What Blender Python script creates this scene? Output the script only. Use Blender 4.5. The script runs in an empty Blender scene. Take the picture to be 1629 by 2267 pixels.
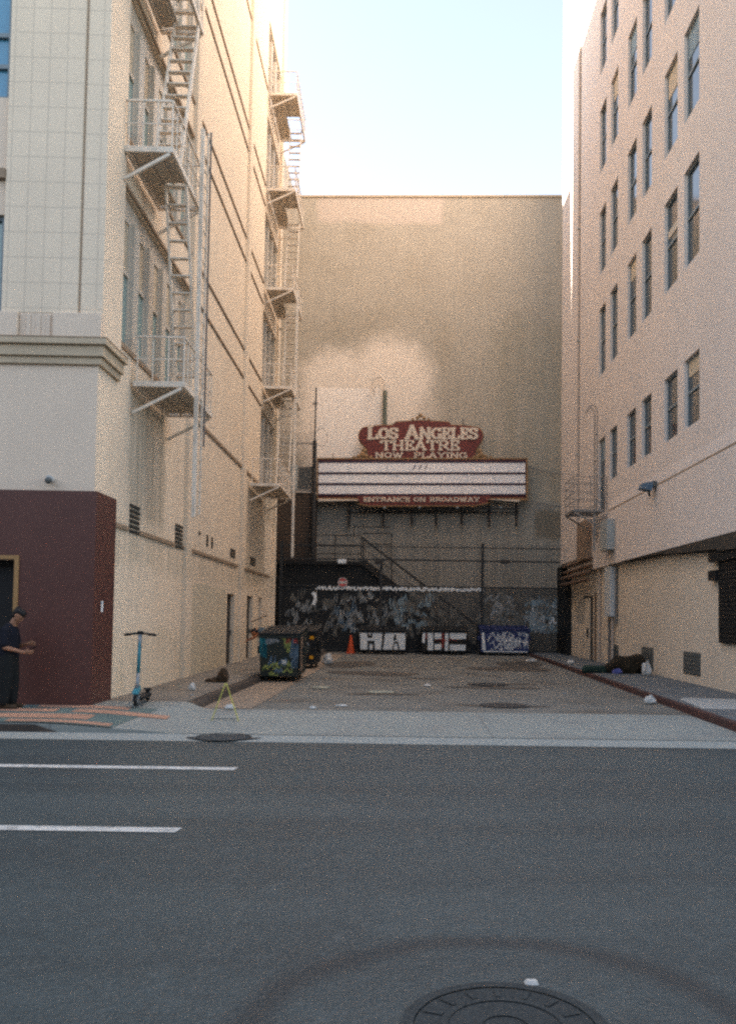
import bpy, bmesh, math, random
from mathutils import Vector, Matrix
random.seed(7)
C = bpy.context.scene.collection
S = bpy.context.scene
R = math.radians

# ------------------------------------------------------------------ camera, sky, sun, exposure
cam_d = bpy.data.cameras.new('camera'); cam = bpy.data.objects.new('camera', cam_d); C.objects.link(cam)
S.camera = cam
cam_d.sensor_fit = 'VERTICAL'; cam_d.sensor_height = 24.0; cam_d.sensor_width = 17.25
cam_d.lens = 24.0 * 1900.0 / 2267.0
cam_d.shift_x = -0.0402; cam_d.shift_y = 0.0664
cam_d.clip_start = 0.05; cam_d.clip_end = 2000
_p = math.atan(0.0437); _r = 0.014
_f = Vector((0, math.cos(_p), math.sin(_p))); _u0 = Vector((0, -math.sin(_p), math.cos(_p))); _x0 = Vector((1, 0, 0))
_rt = math.cos(_r) * _x0 + math.sin(_r) * _u0; _up = -math.sin(_r) * _x0 + math.cos(_r) * _u0
cam.matrix_world = Matrix(((_rt.x, _up.x, -_f.x, 0), (_rt.y, _up.y, -_f.y, 0), (_rt.z, _up.z, -_f.z, 1.6), (0, 0, 0, 1)))
SUN_EL = R(24)
w = bpy.data.worlds.new('World'); S.world = w; w.use_nodes = True
nt = w.node_tree; bg = nt.nodes['Background']
sky = nt.nodes.new('ShaderNodeTexSky'); sky.sky_type = 'NISHITA'; sky.sun_disc = False
sky.sun_elevation = SUN_EL; sky.sun_rotation = R(271.5); sky.air_density = 1.0; sky.dust_density = 0.7; sky.ozone_density = 1.0
hs = nt.nodes.new('ShaderNodeHueSaturation'); hs.inputs['Saturation'].default_value = 0.62   # desaturated for a paler, less blue sky
nt.links.new(sky.outputs[0], hs.inputs['Color']); nt.links.new(hs.outputs[0], bg.inputs[0]); bg.inputs[1].default_value = 0.058
sd = bpy.data.lights.new('sun', 'SUN'); sd.energy = 5.0; sd.angle = R(0.5); sd.color = (1.0, 0.88, 0.76)
sun = bpy.data.objects.new('sun', sd); C.objects.link(sun)
_to = Vector((-math.cos(SUN_EL), 0.026 * math.cos(SUN_EL), math.sin(SUN_EL)))
sun.rotation_euler = _to.to_track_quat('Z', 'Y').to_euler(); sun.location = (-30, 20, 60)
S.view_settings.view_transform = 'Standard'; S.view_settings.look = 'None'; S.view_settings.gamma = 1
S.view_settings.use_curve_mapping = False
S.view_settings.exposure = 3.2
S.cycles.filter_width = 2.5
S.cycles.use_denoising = False; S.cycles.use_adaptive_sampling = False; S.cycles.use_guiding = True; S.cycles.sample_clamp_indirect = 5
S.cycles.max_bounces = 8; S.cycles.diffuse_bounces = 5

# ------------------------------------------------------------------ helpers
def tag(o, label=None, cat=None, group=None, kind=None):
    if label: o['label'] = label
    if cat: o['category'] = cat
    if group: o['group'] = group
    if kind: o['kind'] = kind
    return o

def thing(name, label, cat, loc=(0, 0, 0), rz=0.0, group=None):
    o = bpy.data.objects.new(name, None); C.objects.link(o)
    o.location = loc; o.rotation_euler = (0, 0, rz); o.empty_display_size = 0.2
    return tag(o, label, cat, group)

class MB:
    """collects shapes into one bmesh"""
    def __init__(s): s.bm = bmesh.new()
    def box(s, x0, x1, y0, y1, z0, z1):
        v = [s.bm.verts.new(p) for p in ((x0, y0, z0), (x1, y0, z0), (x1, y1, z0), (x0, y1, z0), (x0, y0, z1), (x1, y0, z1), (x1, y1, z1), (x0, y1, z1))]
        for f in ((0, 3, 2, 1), (4, 5, 6, 7), (0, 1, 5, 4), (1, 2, 6, 5), (2, 3, 7, 6), (3, 0, 4, 7)):
            s.bm.faces.new([v[i] for i in f])
        return s
    def hexa(s, pts):
        v = [s.bm.verts.new(p) for p in pts]
        for f in ((0, 3, 2, 1), (4, 5, 6, 7), (0, 1, 5, 4), (1, 2, 6, 5), (2, 3, 7, 6), (3, 0, 4, 7)):
            s.bm.faces.new([v[i] for i in f])
        return s
    def quad(s, *pts):
        s.bm.faces.new([s.bm.verts.new(p) for p in pts]); return s
    def tube(s, a, b, r, r2=None, n=8, cap=True):
        a = Vector(a); b = Vector(b); d = (b - a)
        if d.length < 1e-6: return s
        q = d.to_track_quat('Z', 'Y'); r2 = r if r2 is None else r2
        A = []; B = []
        for i in range(n):
            t = 2 * math.pi * i / n; o = Vector((math.cos(t), math.sin(t), 0))
            A.append(s.bm.verts.new(a + q @ (o * r))); B.append(s.bm.verts.new(b + q @ (o * r2)))
        for i in range(n):
            j = (i + 1) % n; s.bm.faces.new((A[i], A[j], B[j], B[i]))
        if cap: s.bm.faces.new(A[::-1]); s.bm.faces.new(B)
        return s
    def bar(s, a, b, w, h=None):
        """square bar from a to b"""
        a = Vector(a); b = Vector(b); d = (b - a).normalized(); h = h or w
        up = Vector((0, 0, 1)) if abs(d.z) < 0.95 else Vector((0, 1, 0))
        sx = d.cross(up).normalized() * (w / 2); sy = sx.cross(d).normalized() * (h / 2)
        return s.hexa([a - sx - sy, a + sx - sy, a + sx + sy, a - sx + sy, b - sx - sy, b + sx - sy, b + sx + sy, b - sx + sy])
    def path(s, pts, r, n=6):
        for i in range(len(pts) - 1): s.tube(pts[i], pts[i + 1], r, n=n)
        return s
    def prism(s, pts, f, d):
        """outline pts (2d) mapped by f(a,b,depth) and extruded from 0 to d"""
        n = len(pts)
        A = [s.bm.verts.new(f(x, y, 0)) for x, y in pts]; B = [s.bm.verts.new(f(x, y, d)) for x, y in pts]
        s.bm.faces.new(A); s.bm.faces.new(B[::-1])
        for i in range(n):
            j = (i + 1) % n; s.bm.faces.new((A[j], A[i], B[i], B[j]))
        return s
    def sphere(s, c, r, sc=(1, 1, 1), seg=12):
        m = Matrix.Translation(c) @ Matrix.Diagonal((sc[0] * r, sc[1] * r, sc[2] * r, 1))
        bmesh.ops.create_uvsphere(s.bm, u_segments=seg, v_segments=max(6, seg // 2 + 2), radius=1, matrix=m); return s
    def capsule(s, a, ra, b, rb, n=12):
        s.tube(a, b, ra, rb, n=n); s.sphere(a, ra, seg=n); s.sphere(b, rb, seg=n); return s
    def build(s, name, m, parent=None, smooth=False, bevel=0, loc=None, recalc=True):
        if recalc: bmesh.ops.recalc_face_normals(s.bm, faces=s.bm.faces)
        me = bpy.data.meshes.new(name); s.bm.to_mesh(me); s.bm.free()
        if m: me.materials.append(m)
        if smooth:
            for p in me.polygons: p.use_smooth = True
        o = bpy.data.objects.new(name, me); C.objects.link(o)
        if parent: o.parent = parent
        if loc: o.location = loc
        if bevel:
            b = o.modifiers.new('bevel', 'BEVEL'); b.width = bevel; b.segments = 2; b.limit_method = 'ANGLE'
        return o

def holes_wall(mb, f, a0, a1, z0, z1, holes, t):
    """wall skin with real openings; f(a, z, depth) gives the point, depth goes into the wall"""
    A = sorted({a0, a1} | {h[0] for h in holes} | {h[1] for h in holes}); A = [a for a in A if a0 <= a <= a1]
    Z = sorted({z0, z1} | {h[2] for h in holes} | {h[3] for h in holes}); Z = [z for z in Z if z0 <= z <= z1]
    def solid(i, j):
        if i < 0 or j < 0 or i >= len(A) - 1 or j >= len(Z) - 1: return False
        ca = (A[i] + A[i + 1]) / 2; cz = (Z[j] + Z[j + 1]) / 2
        return not any(h[0] < ca < h[1] and h[2] < cz < h[3] for h in holes)
    V = {}
    def v(i, j, d):
        k = (i, j, d)
        if k not in V: V[k] = mb.bm.verts.new(f(A[i], Z[j], d))
        return V[k]
    for i in range(len(A) - 1):
        for j in range(len(Z) - 1):
            if not solid(i, j): continue
            mb.bm.faces.new((v(i, j, 0), v(i + 1, j, 0), v(i + 1, j + 1, 0), v(i, j + 1, 0)))
            mb.bm.faces.new((v(i, j, t), v(i, j + 1, t), v(i + 1, j + 1, t), v(i + 1, j, t)))
            for (di, dj, p, q) in ((-1, 0, (i, j), (i, j + 1)), (1, 0, (i + 1, j), (i + 1, j + 1)), (0, -1, (i, j), (i + 1, j)), (0, 1, (i, j + 1), (i + 1, j + 1))):
                if not solid(i + di, j + dj):
                    mb.bm.faces.new((v(*p, 0), v(*q, 0), v(*q, t), v(*p, t)))

# ------------------------------------------------------------------ materials
def lin(c): return tuple(c) + (1.0,)
def N(nt, t, **k):
    n = nt.nodes.new(t)
    for a, b in k.items():
        if a in n.inputs.keys() if hasattr(n.inputs, 'keys') else False: n.inputs[a].default_value = b
        else: setattr(n, a, b)
    return n
def mat(name, col, rough=0.8, var=0.12, scale=1.2, grain=0.06, gscale=40, bump=0.15, streak=0.0, spec=0.3, metal=0.0, dirt=None, dirt_amt=0.0, dirt_scale=0.8):
    m = bpy.data.materials.new(name); m.use_nodes = True; nt = m.node_tree; L = nt.links.new
    b = nt.nodes['Principled BSDF']; b.inputs['Roughness'].default_value = rough; b.inputs['Metallic'].default_value = metal
    b.inputs['Specular IOR Level'].default_value = spec
    tc = nt.nodes.new('ShaderNodeTexCoord')
    n1 = nt.nodes.new('ShaderNodeTexNoise'); n1.inputs['Scale'].default_value = scale; n1.inputs['Detail'].default_value = 6; n1.inputs['Roughness'].default_value = 0.6
    n2 = nt.nodes.new('ShaderNodeTexNoise'); n2.inputs['Scale'].default_value = gscale; n2.inputs['Detail'].default_value = 3
    L(tc.outputs['Object'], n1.inputs['Vector']); L(tc.outputs['Object'], n2.inputs['Vector'])
    def mm(op, a, bb):
        x = nt.nodes.new('ShaderNodeMath'); x.operation = op
        for i, q in enumerate((a, bb)):
            if isinstance(q, (int, float)): x.inputs[i].default_value = q
            else: L(q, x.inputs[i])
        return x.outputs[0]
    s = mm('ADD', mm('MULTIPLY', mm('SUBTRACT', n1.outputs['Fac'], 0.5), var * 4), mm('MULTIPLY', mm('SUBTRACT', n2.outputs['Fac'], 0.5), grain * 4))
    if streak:
        mp = nt.nodes.new('ShaderNodeMapping'); mp.inputs['Scale'].default_value = (2.2, 2.2, 0.12)
        n3 = nt.nodes.new('ShaderNodeTexNoise'); n3.inputs['Scale'].default_value = 1.6; n3.inputs['Detail'].default_value = 5
        L(tc.outputs['Object'], mp.inputs[0]); L(mp.outputs[0], n3.inputs['Vector'])
        s = mm('ADD', s, mm('MULTIPLY', mm('SUBTRACT', n3.outputs['Fac'], 0.5), streak * 4))
    s = mm('ADD', s, 1.0)
    vm = nt.nodes.new('ShaderNodeVectorMath'); vm.operation = 'SCALE'; vm.inputs[0].default_value = col[:3]; L(s, vm.inputs['Scale'])
    out = vm.outputs[0]
    if dirt:
        n4 = nt.nodes.new('ShaderNodeTexNoise'); n4.inputs['Scale'].default_value = dirt_scale; n4.inputs['Detail'].default_value = 8; n4.inputs['Roughness'].default_value = 0.65
        mp = nt.nodes.new('ShaderNodeMapping'); mp.inputs['Location'].default_value = (3.1, 7.7, 1.3); L(tc.outputs['Object'], mp.inputs[0]); L(mp.outputs[0], n4.inputs['Vector'])
        rp = nt.nodes.new('ShaderNodeMapRange'); rp.inputs[1].default_value = 0.5; rp.inputs[2].default_value = 0.68; rp.inputs[3].default_value = 0; rp.inputs[4].default_value = dirt_amt
        L(n4.outputs['Fac'], rp.inputs[0])
        mx = nt.nodes.new('ShaderNodeMix'); mx.data_type = 'RGBA'; L(rp.outputs[0], mx.inputs['Factor']); L(out, mx.inputs['A']); mx.inputs['B'].default_value = lin(dirt)
        out = mx.outputs['Result']
    L(out, b.inputs['Base Color'])
    if bump:
        bp = nt.nodes.new('ShaderNodeBump'); bp.inputs['Strength'].default_value = bump; bp.inputs['Distance'].default_value = 0.02
        L(n2.outputs['Fac'], bp.inputs['Height']); L(bp.outputs[0], b.inputs['Normal'])
    m['out'] = 1
    return m

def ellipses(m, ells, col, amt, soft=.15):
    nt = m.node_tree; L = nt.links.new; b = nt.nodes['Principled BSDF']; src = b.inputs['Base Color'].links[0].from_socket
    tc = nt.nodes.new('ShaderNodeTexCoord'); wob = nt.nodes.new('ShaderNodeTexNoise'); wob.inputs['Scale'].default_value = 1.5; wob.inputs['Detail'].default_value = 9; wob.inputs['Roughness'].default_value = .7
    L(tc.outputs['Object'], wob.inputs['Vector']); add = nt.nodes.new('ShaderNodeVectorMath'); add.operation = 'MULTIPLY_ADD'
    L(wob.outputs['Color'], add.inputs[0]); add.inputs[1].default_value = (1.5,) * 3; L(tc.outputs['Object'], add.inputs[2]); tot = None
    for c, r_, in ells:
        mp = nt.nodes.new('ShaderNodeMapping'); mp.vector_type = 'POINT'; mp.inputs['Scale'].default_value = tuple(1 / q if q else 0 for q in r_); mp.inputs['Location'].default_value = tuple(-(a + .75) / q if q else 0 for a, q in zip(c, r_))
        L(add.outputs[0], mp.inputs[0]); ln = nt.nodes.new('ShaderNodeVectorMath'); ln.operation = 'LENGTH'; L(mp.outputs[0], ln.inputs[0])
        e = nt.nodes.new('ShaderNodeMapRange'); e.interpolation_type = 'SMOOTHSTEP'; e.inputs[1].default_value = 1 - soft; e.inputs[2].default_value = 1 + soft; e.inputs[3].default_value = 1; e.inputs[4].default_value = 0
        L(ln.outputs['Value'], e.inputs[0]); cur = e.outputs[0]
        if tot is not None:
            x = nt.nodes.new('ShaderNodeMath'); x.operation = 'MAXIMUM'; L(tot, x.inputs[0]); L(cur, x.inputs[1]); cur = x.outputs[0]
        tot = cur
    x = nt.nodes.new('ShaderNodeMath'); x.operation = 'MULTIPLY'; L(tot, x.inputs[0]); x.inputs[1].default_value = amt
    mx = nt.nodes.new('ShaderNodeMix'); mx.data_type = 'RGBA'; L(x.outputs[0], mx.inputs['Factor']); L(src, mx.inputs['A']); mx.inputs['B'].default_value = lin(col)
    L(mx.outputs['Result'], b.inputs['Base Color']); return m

def road_wear(m):
    nt = m.node_tree; L = nt.links.new; b = nt.nodes['Principled BSDF']; tc = nt.nodes.new('ShaderNodeTexCoord')
    def mix(fac, col):
        src = b.inputs['Base Color'].links[0].from_socket
        mx = nt.nodes.new('ShaderNodeMix'); mx.data_type = 'RGBA'; L(fac, mx.inputs['Factor']); L(src, mx.inputs['A']); mx.inputs['B'].default_value = lin(col); L(mx.outputs['Result'], b.inputs['Base Color'])
    def rng(sock, a, c, lo, hi):
        r = nt.nodes.new('ShaderNodeMapRange'); r.inputs[1].default_value = a; r.inputs[2].default_value = c; r.inputs[3].default_value = lo; r.inputs[4].default_value = hi; L(sock, r.inputs[0]); return r.outputs[0]
    mp = nt.nodes.new('ShaderNodeMapping'); mp.inputs['Scale'].default_value = (.10, .9, 1); L(tc.outputs['Object'], mp.inputs[0])
    n = nt.nodes.new('ShaderNodeTexNoise'); n.inputs['Scale'].default_value = 1.3; n.inputs['Detail'].default_value = 5; L(mp.outputs[0], n.inputs['Vector'])
    mix(rng(n.outputs['Fac'], .45, .72, 0, .55), (.026, .034, .038)); mix(rng(n.outputs['Fac'], .45, .28, 0, .35), (.068, .088, .093))
    n = nt.nodes.new('ShaderNodeTexNoise'); n.inputs['Scale'].default_value = 7; n.inputs['Detail'].default_value = 8; n.inputs['Roughness'].default_value = .75; L(tc.outputs['Object'], n.inputs['Vector'])
    mix(rng(n.outputs['Fac'], .52, .75, 0, .5), (.10, .12, .125)); mix(rng(n.outputs['Fac'], .45, .3, 0, .5), (.03, .034, .036))
    v = nt.nodes.new('ShaderNodeTexVoronoi'); v.feature = 'DISTANCE_TO_EDGE'; v.inputs['Scale'].default_value = .42
    w2 = nt.nodes.new('ShaderNodeTexNoise'); w2.inputs['Scale'].default_value = 2.5; w2.inputs['Detail'].default_value = 6; L(tc.outputs['Object'], w2.inputs['Vector'])
    a = nt.nodes.new('ShaderNodeVectorMath'); a.operation = 'MULTIPLY_ADD'; L(w2.outputs['Color'], a.inputs[0]); a.inputs[1].default_value = (.5,) * 3; L(tc.outputs['Object'], a.inputs[2]); L(a.outputs[0], v.inputs['Vector'])
    mix(rng(v.outputs['Distance'], 0.002, .005, .14, 0), (.03, .034, .036))
    # soft worn tar ring around the near manhole
    mp = nt.nodes.new('ShaderNodeMapping'); mp.inputs['Location'].default_value = (-.44, -3.36, 0); L(tc.outputs['Object'], mp.inputs[0])
    sc = nt.nodes.new('ShaderNodeVectorMath'); sc.operation = 'MULTIPLY_ADD'; L(w2.outputs['Color'], sc.inputs[0]); sc.inputs[1].default_value = (.10,) * 3; L(mp.outputs[0], sc.inputs[2])
    ln = nt.nodes.new('ShaderNodeVectorMath'); ln.operation = 'LENGTH'; L(sc.outputs[0], ln.inputs[0])
    x = nt.nodes.new('ShaderNodeMath'); x.operation = 'MULTIPLY'; L(rng(ln.outputs['Value'], .88, .98, 0, .75), x.inputs[0]); L(rng(ln.outputs['Value'], 1.04, 1.14, 1, 0), x.inputs[1])
    mix(x.outputs[0], (.021, .026, .030)); 

def masks(m, boxes, col, amt=0.8, soft=0.35, streaky=True, streak_scale=(5, 5, 0.25)):
    """lay stains / paint patches (soft-edged boxes in object space, x0,x1,y0,y1,z0,z1) over the base colour"""
    nt = m.node_tree; L = nt.links.new; b = nt.nodes['Principled BSDF']
    src = b.inputs['Base Color'].links[0].from_socket
    tc = nt.nodes.new('ShaderNodeTexCoord')
    wob = nt.nodes.new('ShaderNodeTexNoise'); wob.inputs['Scale'].default_value = 0.9; wob.inputs['Detail'].default_value = 4
    L(tc.outputs['Object'], wob.inputs['Vector'])
    add = nt.nodes.new('ShaderNodeVectorMath'); add.operation = 'MULTIPLY_ADD'
    L(wob.outputs['Color'], add.inputs[0]); add.inputs[1].default_value = (soft * 2,) * 3; L(tc.outputs['Object'], add.inputs[2])
    sp = nt.nodes.new('ShaderNodeSeparateXYZ'); L(add.outputs[0], sp.inputs[0])
    tot = None
    def edge(sock, lo, hi):
        r1 = nt.nodes.new('ShaderNodeMapRange'); r1.interpolation_type = 'SMOOTHSTEP'
        r1.inputs[1].default_value = lo + soft; r1.inputs[2].default_value = lo + 2 * soft; L(sock, r1.inputs[0])
        r2 = nt.nodes.new('ShaderNodeMapRange'); r2.interpolation_type = 'SMOOTHSTEP'
        r2.inputs[1].default_value = hi + soft; r2.inputs[2].default_value = hi + 2 * soft; r2.inputs[3].default_value = 1; r2.inputs[4].default_value = 0; L(sock, r2.inputs[0])
        x = nt.nodes.new('ShaderNodeMath'); x.operation = 'MULTIPLY'; L(r1.outputs[0], x.inputs[0]); L(r2.outputs[0], x.inputs[1]); return x.outputs[0]
    for bx in boxes:
        cur = None
        for k in range(3):
            if bx[2 * k] is None: continue
            e = edge(sp.outputs[k], bx[2 * k], bx[2 * k + 1])
            if cur is None: cur = e
            else:
                x = nt.nodes.new('ShaderNodeMath'); x.operation = 'MULTIPLY'; L(cur, x.inputs[0]); L(e, x.inputs[1]); cur = x.outputs[0]
        if tot is None: tot = cur
        else:
            x = nt.nodes.new('ShaderNodeMath'); x.operation = 'MAXIMUM'; L(tot, x.inputs[0]); L(cur, x.inputs[1]); tot = x.outputs[0]
    if streaky:
        mp = nt.nodes.new('ShaderNodeMapping'); mp.inputs['Scale'].default_value = streak_scale; L(tc.outputs['Object'], mp.inputs[0])
        ns = nt.nodes.new('ShaderNodeTexNoise'); ns.inputs['Scale'].default_value = 1; ns.inputs['Detail'].default_value = 5; L(mp.outputs[0], ns.inputs['Vector'])
        rp = nt.nodes.new('ShaderNodeMapRange'); rp.inputs[1].default_value = 0.3; rp.inputs[2].default_value = 0.65; L(ns.outputs['Fac'], rp.inputs[0])
        x = nt.nodes.new('ShaderNodeMath'); x.operation = 'MULTIPLY'; L(tot, x.inputs[0]); L(rp.outputs[0], x.inputs[1]); tot = x.outputs[0]
    x = nt.nodes.new('ShaderNodeMath'); x.operation = 'MULTIPLY'; L(tot, x.inputs[0]); x.inputs[1].default_value = amt
    mx = nt.nodes.new('ShaderNodeMix'); mx.data_type = 'RGBA'; L(x.outputs[0], mx.inputs['Factor']); L(src, mx.inputs['A']); mx.inputs['B'].default_value = lin(col)
    L(mx.outputs['Result'], b.inputs['Base Color'])
    return m

def joints(m, sx, sz, col, wdt=0.02, offs=(0, 0), axes=(0, 2), amt=0.6, brick=None):
    """thin joint lines in object space"""
    nt = m.node_tree; L = nt.links.new; b = nt.nodes['Principled BSDF']; src = b.inputs['Base Color'].links[0].from_socket
    tc = nt.nodes.new('ShaderNodeTexCoord'); sp = nt.nodes.new('ShaderNodeSeparateXYZ'); L(tc.outputs['Object'], sp.inputs[0])
    cb = nt.nodes.new('ShaderNodeCombineXYZ'); L(sp.outputs[axes[0]], cb.inputs[0]); L(sp.outputs[axes[1]], cb.inputs[1])
    mp = nt.nodes.new('ShaderNodeMapping'); mp.inputs['Location'].default_value = (offs[0], offs[1], 0); L(cb.outputs[0], mp.inputs[0])
    br = nt.nodes.new('ShaderNodeTexBrick'); br.offset = brick or 0.0; br.inputs['Scale'].default_value = 1
    br.inputs['Brick Width'].default_value = sx; br.inputs['Row Height'].default_value = sz; br.inputs['Mortar Size'].default_value = wdt; br.inputs['Mortar Smooth'].default_value = 0.1
    L(mp.outputs[0], br.inputs['Vector'])
    x = nt.nodes.new('ShaderNodeMath'); x.operation = 'MULTIPLY'; L(br.outputs['Fac'], x.inputs[0]); x.inputs[1].default_value = amt
    mx = nt.nodes.new('ShaderNodeMix'); mx.data_type = 'RGBA'; L(x.outputs[0], mx.inputs['Factor']); L(src, mx.inputs['A']); mx.inputs['B'].default_value = lin(col)
    L(mx.outputs['Result'], b.inputs['Base Color']); return m

M = {}
M['plaster_side'] = mat('cream_plaster', (0.72, 0.60, 0.46), 0.85, 0.05, 0.7, 0.035, 30, 0.2, streak=0.035)
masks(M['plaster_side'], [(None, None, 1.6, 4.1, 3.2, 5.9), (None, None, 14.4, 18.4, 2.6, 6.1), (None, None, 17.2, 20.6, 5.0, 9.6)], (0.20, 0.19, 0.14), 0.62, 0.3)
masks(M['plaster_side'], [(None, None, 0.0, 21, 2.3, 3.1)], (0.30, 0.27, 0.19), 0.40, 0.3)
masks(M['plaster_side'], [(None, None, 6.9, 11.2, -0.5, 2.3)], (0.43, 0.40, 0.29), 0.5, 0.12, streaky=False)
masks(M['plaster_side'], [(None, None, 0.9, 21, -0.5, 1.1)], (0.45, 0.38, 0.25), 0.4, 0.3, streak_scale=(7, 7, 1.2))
M['plaster_front'] = mat('pale_plaster', (0.69, 0.56, 0.435), 0.85, 0.04, 0.9, 0.03, 30, 0.2, streak=0.02)
M['tile'] = mat('glazed_tile', (0.73, 0.60, 0.45), 0.6, 0.04, 0.8, 0.03, 30, 0.1, streak=0.03)
joints(M['tile'], 0.285, 0.415, (0.30, 0.27, 0.22), 0.013, (0.05, 0.14), amt=0.30)
M['cornice'] = mat('weathered_cornice', (0.50, 0.40, 0.28), 0.85, 0.10, 1.5, 0.05, 30, 0.2, streak=0.06)
M['brown'] = mat('maroon_granite_cladding', (0.095, 0.038, 0.030), 0.42, 0.10, 1.3, 0.25, 55, 0.02, spec=0.4)
M['dirt_ledge'] = mat('dirty_ledge', (0.30, 0.22, 0.15), 0.9, 0.15, 3, 0.1)
M['iron_white'] = mat('cream_painted_iron', (0.74, 0.65, 0.54), 0.6, 0.08, 3, 0.06, 40, 0.1, dirt=(0.30, 0.22, 0.15), dirt_amt=0.4, dirt_scale=4)
M['grate'] = mat('rusty_shaded_grating', (0.52, 0.44, 0.34), 0.85, 0.15, 4, 0.1)  # rust plus the underside shade, both put into the darker colour
M['iron_dark'] = mat('dark_ladder_paint', (0.16, 0.155, 0.15), 0.6, 0.15, 4)
M['glass_teal'] = mat('pale_teal_glass', (0.24, 0.33, 0.31), 0.16, 0.06, 1.0, 0.0, 10, 0, spec=0.6)
M['glass_blue'] = mat('blue_glass', (0.10, 0.27, 0.40), 0.12, 0.08, 1.0, 0, 10, 0, spec=0.6)
M['glass_dark'] = mat('dark_window_glass', (0.030, 0.042, 0.048), 0.10, 0.25, 0.9, 0, 10, 0, spec=0.6)
M['frame_pale'] = mat('pale_window_frame', (0.52, 0.46, 0.38), 0.6, 0.06, 3)
M['frame_grey'] = mat('grey_window_frame', (0.20, 0.24, 0.26), 0.5, 0.06, 3)
M['blind'] = mat('cream_roller_blind', (0.50, 0.42, 0.31), 0.8, 0.08, 3)
M['black'] = mat('black_metal', (0.012, 0.012, 0.012), 0.6, 0.2, 4)
M['vent'] = mat('dark_louvre', (0.035, 0.033, 0.028), 0.7, 0.2, 4)
M['vent_grey'] = mat('grey_mesh_vent', (0.10, 0.105, 0.10), 0.75, 0.2, 9, 0.3, 60)
M['door_dark'] = mat('dark_steel_door', (0.05, 0.045, 0.04), 0.7, 0.2, 3, 0.1)
M['brass'] = mat('brass_trim', (0.33, 0.19, 0.08), 0.4, 0.1, 3)
M['pink'] = mat('pink_beige_stucco', (0.65, 0.573, 0.515), 0.88, 0.035, 0.5, 0.03, 30, 0.25, streak=0.02)
M['pink_low'] = mat('beige_ground_wall', (0.60, 0.52, 0.42), 0.85, 0.06, 0.8, 0.035, 30, 0.2, streak=0.04)
masks(M['pink_low'], [(None, None, 18.0, 26.3, 1.9, 4)], (0.28, 0.20, 0.12), 0.6, 0.35)
masks(M['pink_low'], [(None, None, 18.6, 20.6, 1.45, 2.4)], (0.36, 0.34, 0.30), 0.8, 0.03, streaky=False)
M['tan'] = mat('tan_painted_brick', (0.40, 0.352, 0.285), 0.88, 0.07, 0.35, 0.06, 14, 0.3, streak=0.05, dirt=(0.27, 0.225, 0.16), dirt_amt=0.5, dirt_scale=0.25)
joints(M['tan'], 0.6, 0.22, (0.25, 0.20, 0.14), 0.02, axes=(0, 2), amt=0.07, brick=0.5)
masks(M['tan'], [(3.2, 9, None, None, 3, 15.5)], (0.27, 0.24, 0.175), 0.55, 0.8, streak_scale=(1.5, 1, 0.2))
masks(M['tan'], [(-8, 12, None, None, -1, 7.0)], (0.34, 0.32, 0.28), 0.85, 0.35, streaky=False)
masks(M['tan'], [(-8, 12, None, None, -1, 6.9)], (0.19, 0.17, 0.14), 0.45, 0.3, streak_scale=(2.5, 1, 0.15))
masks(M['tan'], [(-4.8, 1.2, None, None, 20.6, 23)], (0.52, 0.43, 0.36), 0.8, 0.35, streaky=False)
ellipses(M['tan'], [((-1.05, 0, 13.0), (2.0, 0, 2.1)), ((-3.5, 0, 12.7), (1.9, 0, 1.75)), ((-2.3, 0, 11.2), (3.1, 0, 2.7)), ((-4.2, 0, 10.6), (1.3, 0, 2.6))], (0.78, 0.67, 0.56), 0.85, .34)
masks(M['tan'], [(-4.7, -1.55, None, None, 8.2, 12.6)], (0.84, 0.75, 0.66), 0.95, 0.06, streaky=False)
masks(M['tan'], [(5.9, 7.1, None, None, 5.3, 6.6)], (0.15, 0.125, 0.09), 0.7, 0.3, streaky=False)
M['brick_dark'] = mat('dark_brown_brick', (0.060, 0.042, 0.032), 0.9, 0.2, 0.8, 0.15, 20, 0.3)
joints(M['brick_dark'], 0.4, 0.17, (0.11, 0.085, 0.065), 0.02, amt=0.5, brick=0.5)
M['asphalt'] = mat('street_asphalt', (0.044, 0.061, 0.066), 0.50, 0.09, 0.35, 0.22, 34, 0.6, spec=0.35, dirt=(0.034, 0.044, 0.048), dirt_amt=0.55, dirt_scale=0.6)
road_wear(M['asphalt'])
M['alley_asphalt'] = mat('alley_asphalt', (0.150, 0.148, 0.134), 0.82, 0.12, 0.8, 0.12, 45, 0.5, dirt=(0.085, 0.07, 0.055), dirt_amt=0.7, dirt_scale=0.7)
M['concrete'] = mat('apron_concrete', (0.225, 0.24, 0.225), 0.85, 0.05, 0.7, 0.08, 50, 0.3, dirt=(0.17, 0.17, 0.165), dirt_amt=0.5, dirt_scale=1.2)
M['gutter'] = mat('gutter_concrete', (0.25, 0.27, 0.26), 0.85, 0.06, 0.9, 0.08, 50, 0.3)
M['sidewalk'] = mat('worn_sidewalk', (0.185, 0.165, 0.14), 0.88, 0.10, 1.0, 0.10, 45, 0.3, dirt=(0.10, 0.085, 0.07), dirt_amt=0.6, dirt_scale=1.4)
M['sidewalk_r'] = mat('grey_sidewalk', (0.125, 0.135, 0.14), 0.88, 0.10, 1.0, 0.10, 45, 0.3, dirt=(0.08, 0.08, 0.08), dirt_amt=0.6, dirt_scale=1.1)
M['patch'] = mat('new_concrete_patch', (0.34, 0.35, 0.34), 0.85, 0.06, 1.0, 0.06, 45, 0.2)
M['kerb_red'] = mat('red_painted_kerb', (0.060, 0.027, 0.023), 0.8, 0.25, 1.5, 0.15, 30, 0.2, dirt=(0.05, 0.04, 0.035), dirt_amt=0.8, dirt_scale=1.5)
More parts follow.
